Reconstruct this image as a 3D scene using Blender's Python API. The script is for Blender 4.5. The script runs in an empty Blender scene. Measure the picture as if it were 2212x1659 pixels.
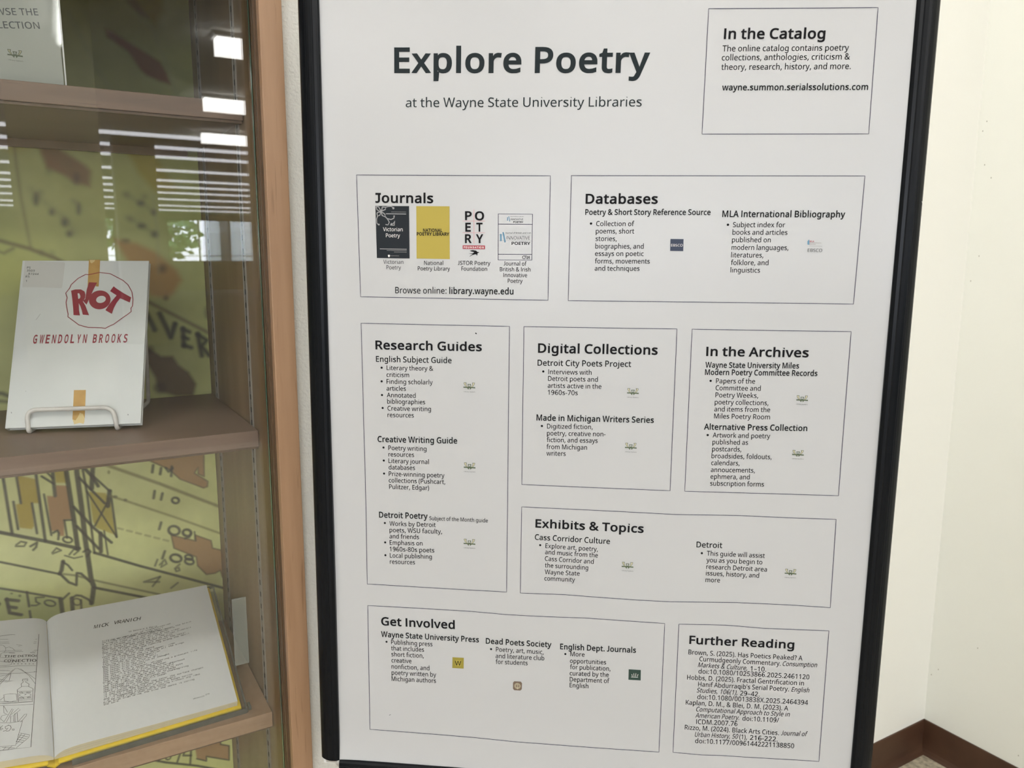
import bpy, math, random
import numpy as np
from mathutils import Vector, Matrix

SC = bpy.context.scene
COL = SC.collection
random.seed(4)

# ------------------------------------------------------------------ camera, exposure, daylight
FPX = 1700.0                                   # focal length in pixels of the 2212 x 1659 frame
CX, CY = 1106.0, 829.5
PITCH, ROLL = math.radians(9.07), math.radians(0.13)
EYE = 1.2168                                   # lens height above the floor
cr, sr = math.cos(ROLL), math.sin(ROLL)
r0 = np.array([1.0, 0, 0]); u0 = np.array([0, math.sin(PITCH), math.cos(PITCH)])
FW = np.array([0, math.cos(PITCH), -math.sin(PITCH)])
RT = r0 * cr + u0 * sr
UP = u0 * cr - r0 * sr
cam = bpy.data.cameras.new('camera')
cam.sensor_fit = 'HORIZONTAL'; cam.sensor_width = 36.0; cam.lens = 36.0 * FPX / 2212.0
cam.clip_start = 0.02; cam.clip_end = 200
cam.dof.use_dof = True; cam.dof.focus_distance = 1.03; cam.dof.aperture_fstop = 9.0
camo = bpy.data.objects.new('camera', cam); COL.objects.link(camo)
M = Matrix(((RT[0], UP[0], -FW[0], 0), (RT[1], UP[1], -FW[1], 0), (RT[2], UP[2], -FW[2], EYE), (0, 0, 0, 1)))
camo.matrix_world = M
SC.camera = camo
SC.view_settings.view_transform = 'Standard'; SC.view_settings.look = 'None'
SC.view_settings.gamma = 1.0; SC.view_settings.use_curve_mapping = False
SC.view_settings.exposure = 0.04

CAM = np.array([0, 0, EYE])
def ray(px, py): return RT * (px - CX) / FPX + UP * (CY - py) / FPX + FW

# wall frame: s runs along the display-case wall from the corner of the room, n out into the room, z up
AZ = math.radians(59.43)
LV = np.array([-math.sin(AZ), -math.cos(AZ), 0.0]); NV = np.array([math.cos(AZ), -math.sin(AZ), 0.0]); ZV = np.array([0, 0, 1.0])
d_ = ray(1990, 1620); ORG = CAM + d_ * (EYE / -d_[2]); ORG[2] = 0
def W(s, n, z): return ORG + LV * s + NV * n + ZV * z
def Winv(P): q = np.asarray(P) - ORG; return np.array([q @ LV, q @ NV, q[2]])
def Wdir(a, b, c): return LV * a + NV * b + ZV * c
def hitp(px, py, P0, nrm):
    """point where the sight line through a pixel of the photograph meets a real plane"""
    d = ray(px, py); t = ((P0 - CAM) @ nrm) / (d @ nrm); return CAM + d * t

SKY, L_BIG, L_ADDED, L_NEAR, L_STRIP = 12.0, 12.0, 13.0, 12.5, 5.5       # radiances of sky and ceiling lights
# world: plain overcast daylight
wd = bpy.data.worlds.new('daylight'); SC.world = wd; wd.use_nodes = True
nt = wd.node_tree; bg = nt.nodes['Background']
tc = nt.nodes.new('ShaderNodeTexCoord'); sep = nt.nodes.new('ShaderNodeSeparateXYZ'); rmp = nt.nodes.new('ShaderNodeValToRGB')
nt.links.new(tc.outputs['Generated'], sep.inputs[0]); nt.links.new(sep.outputs[2], rmp.inputs[0]); nt.links.new(rmp.outputs[0], bg.inputs[0])
rmp.color_ramp.elements[0].position = 0.0; rmp.color_ramp.elements[0].color = (0.86, 0.90, 1.0, 1)
rmp.color_ramp.elements[1].position = 0.6; rmp.color_ramp.elements[1].color = (0.62, 0.76, 1.0, 1)
bg.inputs[1].default_value = SKY

ROOM_H = 2.86
WIN_POWER = 1.0
def area(name, s, n, z, ws, wz, power, colr, facing):
    l = bpy.data.lights.new(name, 'AREA'); l.shape = 'RECTANGLE'; l.size = ws; l.size_y = wz; l.energy = power; l.color = colr
    o = bpy.data.objects.new(name, l); COL.objects.link(o)
    f = Wdir(*facing); up = ZV if abs(facing[2]) < .5 else LV
    x = np.cross(up, -f) if True else None; x = x / np.linalg.norm(x); y = np.cross(-f, x)
    p = W(s, n, z)
    o.matrix_world = Matrix(((x[0], y[0], -f[0], p[0]), (x[1], y[1], -f[1], p[1]), (x[2], y[2], -f[2], p[2]), (0, 0, 0, 1)))
    return o
# daylight coming in through tall left-hand windows, the farther ones added for more light
LEFT_N = (7.3, 10.7, 14.1, 17.5, 20.9, 24.3, 27.7)
for n_ in LEFT_N:
    area('window_portal', 8.16, n_ + 1.4, 1.55, 2.8, 1.9, WIN_POWER, (1, 1, 1), (-1, 0, 0)).data.cycles.is_portal = True
area('window_portal', 5.6, 31.25, 1.8, 4.8, 1.24, WIN_POWER, (1, 1, 1), (0, -1, 0)).data.cycles.is_portal = True  # portal of the added far window
area('window_portal', -5.7, 31.25, 1.8, 6.8, 1.24, WIN_POWER, (1, 1, 1), (0, -1, 0)).data.cycles.is_portal = True

# ------------------------------------------------------------------ materials
def mat(name, color, rough=0.6, metal=0.0, spec=0.5, coat=0.0, coat_rough=0.1):
    m = bpy.data.materials.new(name); m.use_nodes = True
    b = m.node_tree.nodes['Principled BSDF']
    b.inputs['Base Color'].default_value = (*color, 1); b.inputs['Roughness'].default_value = rough
    b.inputs['Metallic'].default_value = metal; b.inputs['Specular IOR Level'].default_value = spec
    b.inputs['Coat Weight'].default_value = coat; b.inputs['Coat Roughness'].default_value = coat_rough
    return m
def bump(m, scale, strength, dist=0.001, detail=4.0, stretch=None):
    t = m.node_tree; b = t.nodes['Principled BSDF']
    tc = t.nodes.new('ShaderNodeTexCoord'); mp = t.nodes.new('ShaderNodeMapping'); no = t.nodes.new('ShaderNodeTexNoise'); bp = t.nodes.new('ShaderNodeBump')
    if stretch: mp.inputs['Scale'].default_value = stretch
    no.inputs['Scale'].default_value = scale; no.inputs['Detail'].default_value = detail
    bp.inputs['Strength'].default_value = strength; bp.inputs['Distance'].default_value = dist
    t.links.new(tc.outputs['Object'], mp.inputs[0]); t.links.new(mp.outputs[0], no.inputs[0]); t.links.new(no.outputs[0], bp.inputs['Height']); t.links.new(bp.outputs[0], b.inputs['Normal'])
    return m
def noisy(m, c1, c2, scale, lo=0.35, hi=0.65, stretch=None, detail=5.0):
    t = m.node_tree; b = t.nodes['Principled BSDF']
    tc = t.nodes.new('ShaderNodeTexCoord'); mp = t.nodes.new('ShaderNodeMapping'); no = t.nodes.new('ShaderNodeTexNoise'); cr_ = t.nodes.new('ShaderNodeValToRGB')
    if stretch: mp.inputs['Scale'].default_value = stretch
    no.inputs['Scale'].default_value = scale; no.inputs['Detail'].default_value = detail
    cr_.color_ramp.elements[0].position = lo; cr_.color_ramp.elements[0].color = (*c1, 1)
    cr_.color_ramp.elements[1].position = hi; cr_.color_ramp.elements[1].color = (*c2, 1)
    t.links.new(tc.outputs['Object'], mp.inputs[0]); t.links.new(mp.outputs[0], no.inputs[0]); t.links.new(no.outputs[0], cr_.inputs[0]); t.links.new(cr_.outputs[0], b.inputs['Base Color'])
    return m
def wood(name, c1, c2, stretch, rough=0.45):
    m = mat(name, c1, rough); noisy(m, c1, c2, 6.0, 0.3, 0.72, stretch)
    # a few darker flecks of grain
    t = m.node_tree; b = t.nodes['Principled BSDF']; lk = b.inputs['Base Color'].links[0]; src = lk.from_socket
    tc = t.nodes.new('ShaderNodeTexCoord'); mp = t.nodes.new('ShaderNodeMapping'); no = t.nodes.new('ShaderNodeTexNoise'); cr_ = t.nodes.new('ShaderNodeValToRGB'); mx = t.nodes.new('ShaderNodeMix')
    mp.inputs['Scale'].default_value = tuple(v * (2.2 if v > 3 else 1.6) for v in stretch); no.inputs['Scale'].default_value = 9.0; no.inputs['Detail'].default_value = 2
    cr_.color_ramp.elements[0].position = 0.66; cr_.color_ramp.elements[0].color = (0, 0, 0, 1)
    cr_.color_ramp.elements[1].position = 0.86; cr_.color_ramp.elements[1].color = (1, 1, 1, 1)
    mx.data_type = 'RGBA'; mx.inputs[7].default_value = (c1[0] * .62, c1[1] * .58, c1[2] * .5, 1)
    t.links.new(tc.outputs['Object'], mp.inputs[0]); t.links.new(mp.outputs[0], no.inputs[0]); t.links.new(no.outputs[0], cr_.inputs[0])
    t.links.new(cr_.outputs[0], mx.inputs[0]); t.links.new(src, mx.inputs[6]); t.links.new(mx.outputs[2], b.inputs['Base Color'])
    return m
def emis(name, color, strength):
    m = mat(name, color); b = m.node_tree.nodes['Principled BSDF']
    b.inputs['Emission Color'].default_value = (*color, 1); b.inputs['Emission Strength'].default_value = strength
    b.inputs['Base Color'].default_value = (.8, .8, .8, 1); return m
def glassy(name, tint=(1, 1, 1), f0=0.043, rough=0.0, milky=0.0):
    """clear sheet: straight-through light plus a Schlick reflection"""
    m = bpy.data.materials.new(name); m.use_nodes = True; t = m.node_tree; t.nodes.clear()
    out = t.nodes.new('ShaderNodeOutputMaterial'); tr = t.nodes.new('ShaderNodeBsdfTransparent'); gl = t.nodes.new('ShaderNodeBsdfGlossy')
    lw = t.nodes.new('ShaderNodeLayerWeight'); lw.inputs['Blend'].default_value = 0.5
    pw = t.nodes.new('ShaderNodeMath'); pw.operation = 'POWER'; pw.inputs[1].default_value = 5.0
    ma = t.nodes.new('ShaderNodeMath'); ma.operation = 'MULTIPLY_ADD'; ma.inputs[1].default_value = 1 - f0; ma.inputs[2].default_value = f0
    mx = t.nodes.new('ShaderNodeMixShader')
    tr.inputs[0].default_value = (*tint, 1); gl.inputs['Roughness'].default_value = rough; gl.inputs[0].default_value = (1, 1, 1, 1)
    t.links.new(lw.outputs['Facing'], pw.inputs[0]); t.links.new(pw.outputs[0], ma.inputs[0]); t.links.new(ma.outputs[0], mx.inputs[0])
    src = tr.outputs[0]
    if milky:
        df = t.nodes.new('ShaderNodeBsdfDiffuse'); df.inputs[0].default_value = (.75, .80, .76, 1)
        m2 = t.nodes.new('ShaderNodeMixShader'); m2.inputs[0].default_value = milky
        t.links.new(tr.outputs[0], m2.inputs[1]); t.links.new(df.outputs[0], m2.inputs[2]); src = m2.outputs[0]
    t.links.new(src, mx.inputs[1]); t.links.new(gl.outputs[0], mx.inputs[2]); t.links.new(mx.outputs[0], out.inputs[0])
    return m

MT = {}
MT['wall_cream'] = bump(mat('cream_paint', (0.83, 0.83, 0.765), 0.55), 60, 0.15, 0.001)
MT['wall_tex'] = bump(mat('textured_paint', (0.70, 0.685, 0.635), 0.6), 240, 0.8, 0.0022, 2)
MT['wall_smooth'] = bump(mat('smooth_paint', (0.83, 0.82, 0.76), 0.6), 60, 0.15, 0.001)
MT['ceiling'] = mat('ceiling_tile', (0.74, 0.73, 0.69), 0.9)
MT['scuff'] = mat('scuff', (0.34, 0.32, 0.26), 0.7)
MT['floor_m'] = noisy(mat('terrazzo', (0.5, 0.47, 0.38), 0.4), (0.30, 0.26, 0.19), (0.62, 0.56, 0.43), 70, 0.35, 0.6)
MT['base'] = noisy(mat('brown_vinyl', (0.11, 0.05, 0.025), 0.5), (0.052, 0.021, 0.010), (0.088, 0.042, 0.022), 8, 0.3, 0.7)
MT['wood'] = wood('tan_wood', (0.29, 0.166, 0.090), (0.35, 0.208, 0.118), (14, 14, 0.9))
MT['wood_h'] = wood('shelf_wood', (0.165, 0.11, 0.08), (0.21, 0.14, 0.102), (1.3, 1.3, 16), 0.5)
MT['wood_h2'] = wood('light_shelf_wood', (0.30, 0.19, 0.115), (0.37, 0.24, 0.15), (1.3, 1.3, 16), 0.5)
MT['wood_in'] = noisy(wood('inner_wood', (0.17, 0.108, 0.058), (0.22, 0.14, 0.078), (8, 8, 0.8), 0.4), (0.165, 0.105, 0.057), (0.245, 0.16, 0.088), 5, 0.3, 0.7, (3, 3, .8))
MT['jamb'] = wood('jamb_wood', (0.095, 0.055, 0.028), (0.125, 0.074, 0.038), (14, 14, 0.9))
MT['black'] = mat('black_anodised', (0.004, 0.005, 0.007), 0.26, 0.0, 0.16)
MT['steel'] = mat('zinc', (0.62, 0.62, 0.63), 0.35, 0.9)
MT['silver_plastic'] = mat('silver_plastic', (0.75, 0.75, 0.75), 0.4)
MT['paper'] = mat('poster_paper', (0.510, 0.516, 0.530), 0.42, 0, 0.5, 0.35, 0.22)
MT['ink'] = mat('black_ink', (0.012, 0.012, 0.014), 0.85, 0, 0.12)
MT['ink_slate'] = mat('slate_ink', (0.024, 0.031, 0.035), 0.85, 0, 0.12)
MT['ink_grey'] = mat('grey_ink', (0.045, 0.045, 0.05), 0.85, 0, 0.12)
MT['line_blue'] = mat('navy_line', (0.05, 0.045, 0.09), 0.85, 0, 0.12)
MT['cover_dark'] = mat('charcoal_print', (0.026, 0.030, 0.036), 0.85, 0, 0.12)
MT['pale_grey'] = mat('pale_grey_print', (0.30, 0.30, 0.31), 0.5)
MT['yellow_print'] = mat('yellow_print', (0.42, 0.33, 0.045), 0.5)
MT['pink_line'] = mat('pink_line', (0.62, 0.35, 0.38), 0.5)
MT['red_print'] = mat('crimson_print', (0.36, 0.035, 0.055), 0.5)
MT['white_print'] = mat('white_print', (0.80, 0.78, 0.78), 0.5)
MT['blue_print'] = mat('blue_print', (0.13, 0.28, 0.42), 0.5)
MT['navy_print'] = mat('navy_print', (0.020, 0.032, 0.070), 0.5)
MT['green_print'] = mat('green_print', (0.07, 0.10, 0.05), 0.5)
MT['cream_print'] = mat('cream_print', (0.62, 0.57, 0.40), 0.5)
MT['olive_print'] = mat('olive_gold_print', (0.30, 0.25, 0.035), 0.5)
MT['brown_print'] = mat('brown_print', (0.17, 0.12, 0.09), 0.5)
MT['darkgreen_print'] = mat('dark_green_print', (0.015, 0.045, 0.035), 0.5)
MT['book_red'] = mat('book_red', (0.27, 0.008, 0.028), 0.5)
MT['book_white'] = noisy(mat('book_white', (0.64, 0.66, 0.65), 0.4), (0.61, 0.63, 0.62), (0.66, 0.68, 0.67), 14, 0.3, 0.7)
MT['book_edge'] = mat('page_edges', (0.55, 0.50, 0.42), 0.7)
MT['tape'] = noisy(mat('old_tape', (0.50, 0.30, 0.07), 0.35), (0.44, 0.25, 0.06), (0.56, 0.34, 0.10), 60, 0.3, 0.7)
MT['tape_pale'] = mat('pale_tape', (0.66, 0.52, 0.25), 0.4)
MT['sticker'] = mat('spine_label', (0.60, 0.60, 0.58), 0.25)
MT['wire'] = noisy(mat('white_coated_wire', (0.62, 0.60, 0.56), 0.4), (0.55, 0.53, 0.50), (0.68, 0.66, 0.62), 40, 0.3, 0.7)
MT['page'] = mat('book_page', (0.66, 0.67, 0.67), 0.6)
MT['page_cream'] = mat('cream_page_edges', (0.66, 0.60, 0.44), 0.7)
MT['yellow_cover'] = mat('yellow_cover', (0.72, 0.52, 0.015), 0.45)
MT['glass'] = glassy('clear_glass', (0.985, 0.99, 0.985))
MT['glass_edge'] = mat('green_glass_edge', (0.10, 0.20, 0.15), 0.15)
MT['acrylic'] = glassy('clear_acrylic', (0.96, 0.975, 0.97), 0.045, 0.03, 0.02)
MT['acrylic_edge'] = glassy('acrylic_edge', (0.42, 0.50, 0.46), 0.08, 0.15, 0.12)
MT['frosted'] = glassy('frosted_acrylic', (0.80, 0.82, 0.79), 0.05, 0.25, 0.09)
MT['slot'] = mat('dark_slot', (0.012, 0.011, 0.010), 0.8)
MT['standard_edge'] = mat('standard_edge', (0.24, 0.22, 0.19), 0.4, 0.2)
MT['standard'] = mat('bronze_standard', (0.14, 0.115, 0.09), 0.35, 0.4)
MT['diffuser_big'] = emis('bright_diffuser', (1.0, 0.985, 0.96), L_BIG)
MT['diffuser_added'] = emis('added_diffuser', (1.0, 0.985, 0.95), L_ADDED)
MT['diffuser_near'] = emis('near_diffuser', (1.0, 0.98, 0.95), L_NEAR)
MT['diffuser'] = emis('strip_diffuser', (0.93, 0.94, 1.0), L_STRIP)
MT['housing'] = mat('white_housing', (0.75, 0.75, 0.73), 0.5)
MT['column_m'] = mat('column_paint', (0.34, 0.33, 0.27), 0.7)
MT['mullion'] = mat('dark_mullion', (0.06, 0.06, 0.06), 0.4)
MT['carpet'] = noisy(mat('library_carpet', (0.2, 0.19, 0.17), 0.9), (0.17, 0.16, 0.14), (0.24, 0.22, 0.19), 30)
MT['leaf'] = noisy(mat('tree_leaves', (0.10, 0.22, 0.05), 0.6), (0.05, 0.12, 0.03), (0.22, 0.40, 0.10), 4)
MT['bark'] = mat('bark', (0.12, 0.08, 0.05), 0.8)
MT['brick_pale'] = mat('pale_facade', (0.62, 0.60, 0.60), 0.8)

# ------------------------------------------------------------------ mesh helpers
class MB:
    def __init__(s): s.v = []; s.f = []; s.m = []; s.mats = []
    def mi(s, m):
        m = MT[m] if isinstance(m, str) else m
        if m not in s.mats: s.mats.append(m)
        return s.mats.index(m)
    def add(s, vs, fs, m):
        b = len(s.v); s.v += [tuple(p) for p in vs]; s.f += [tuple(i + b for i in f) for f in fs]; s.m += [s.mi(m)] * len(fs); return s
    def box(s, T, a0, a1, b0, b1, c0, c1, m):
        """box between limits along the three axes of the frame function T(a, b, c)"""
        c = [T(a, b, z) for a in (a0, a1) for b in (b0, b1) for z in (c0, c1)]
        return s.add(c, [(0, 1, 3, 2), (4, 6, 7, 5), (0, 4, 5, 1), (2, 3, 7, 6), (0, 2, 6, 4), (1, 5, 7, 3)], m)
    def poly(s, pts, m): return s.add(pts, [tuple(range(len(pts)))], m)
    def tube(s, pts, r, m, seg=10, caps=True):
        pts = [np.asarray(p, float) for p in pts]; rings = []; prev = None
        for i, p in enumerate(pts):
            t = pts[min(i + 1, len(pts) - 1)] - pts[max(i - 1, 0)]; t = t / np.linalg.norm(t)
            if prev is None:
                a = np.array([0, 0, 1.0]) if abs(t[2]) < .9 else np.array([1.0, 0, 0]); x = np.cross(t, a)
            else: x = prev - t * (prev @ t)
            x = x / np.linalg.norm(x); prev = x; y = np.cross(t, x)
            rings.append([p + r * (x * math.cos(2 * math.pi * k / seg) + y * math.sin(2 * math.pi * k / seg)) for k in range(seg)])
        vs = [q for rg in rings for q in rg]; fs = []
        for i in range(len(rings) - 1):
            for k in range(seg): fs.append((i * seg + k, i * seg + (k + 1) % seg, (i + 1) * seg + (k + 1) % seg, (i + 1) * seg + k))
        if caps: fs.append(tuple(range(seg))[::-1]); fs.append(tuple((len(rings) - 1) * seg + k for k in range(seg)))
        return s.add(vs, fs, m)
def link(name, mb, parent=None, smooth=False, bevel=0.0, origin=None, fix=True):
    me = bpy.data.meshes.new(name); o_ = np.array(parent_loc(parent) if parent else (origin if origin is not None else (0, 0, 0)), float)
    me.from_pydata([tuple(np.asarray(p) - o_) for p in mb.v], [], mb.f)
    for m in mb.mats: me.materials.append(m)
    me.polygons.foreach_set('material_index', mb.m)
    if smooth: me.polygons.foreach_set('use_smooth', [True] * len(me.polygons))
    me.update()
    if fix:
        import bmesh
        bm = bmesh.new(); bm.from_mesh(me); bmesh.ops.recalc_face_normals(bm, faces=bm.faces); bm.to_mesh(me); bm.free()
    o = bpy.data.objects.new(name, me); COL.objects.link(o)
    if parent: o.parent = parent
    else: o.location = o_
    if bevel:
        b = o.modifiers.new('bevel', 'BEVEL'); b.width = bevel; b.segments = 2; b.limit_method = 'ANGLE'
    return o
LOCS = {}
def parent_loc(p): 
    while p.parent: p = p.parent
    return LOCS[p.name]
def thing(name, loc, label, cat, group=None):
    o = bpy.data.objects.new(name, None); COL.objects.link(o); o.location = tuple(loc); o.empty_display_size = .05
    o['label'] = label; o['category'] = cat
    if group: o['group'] = group
    LOCS[o.name] = tuple(loc); return o
def struct(name, mb, parent=None, **k):
    o = link(name, mb, parent, **k)
    if not parent: o['kind'] = 'structure'; LOCS[o.name] = tuple(o.location)
    return o

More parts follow.
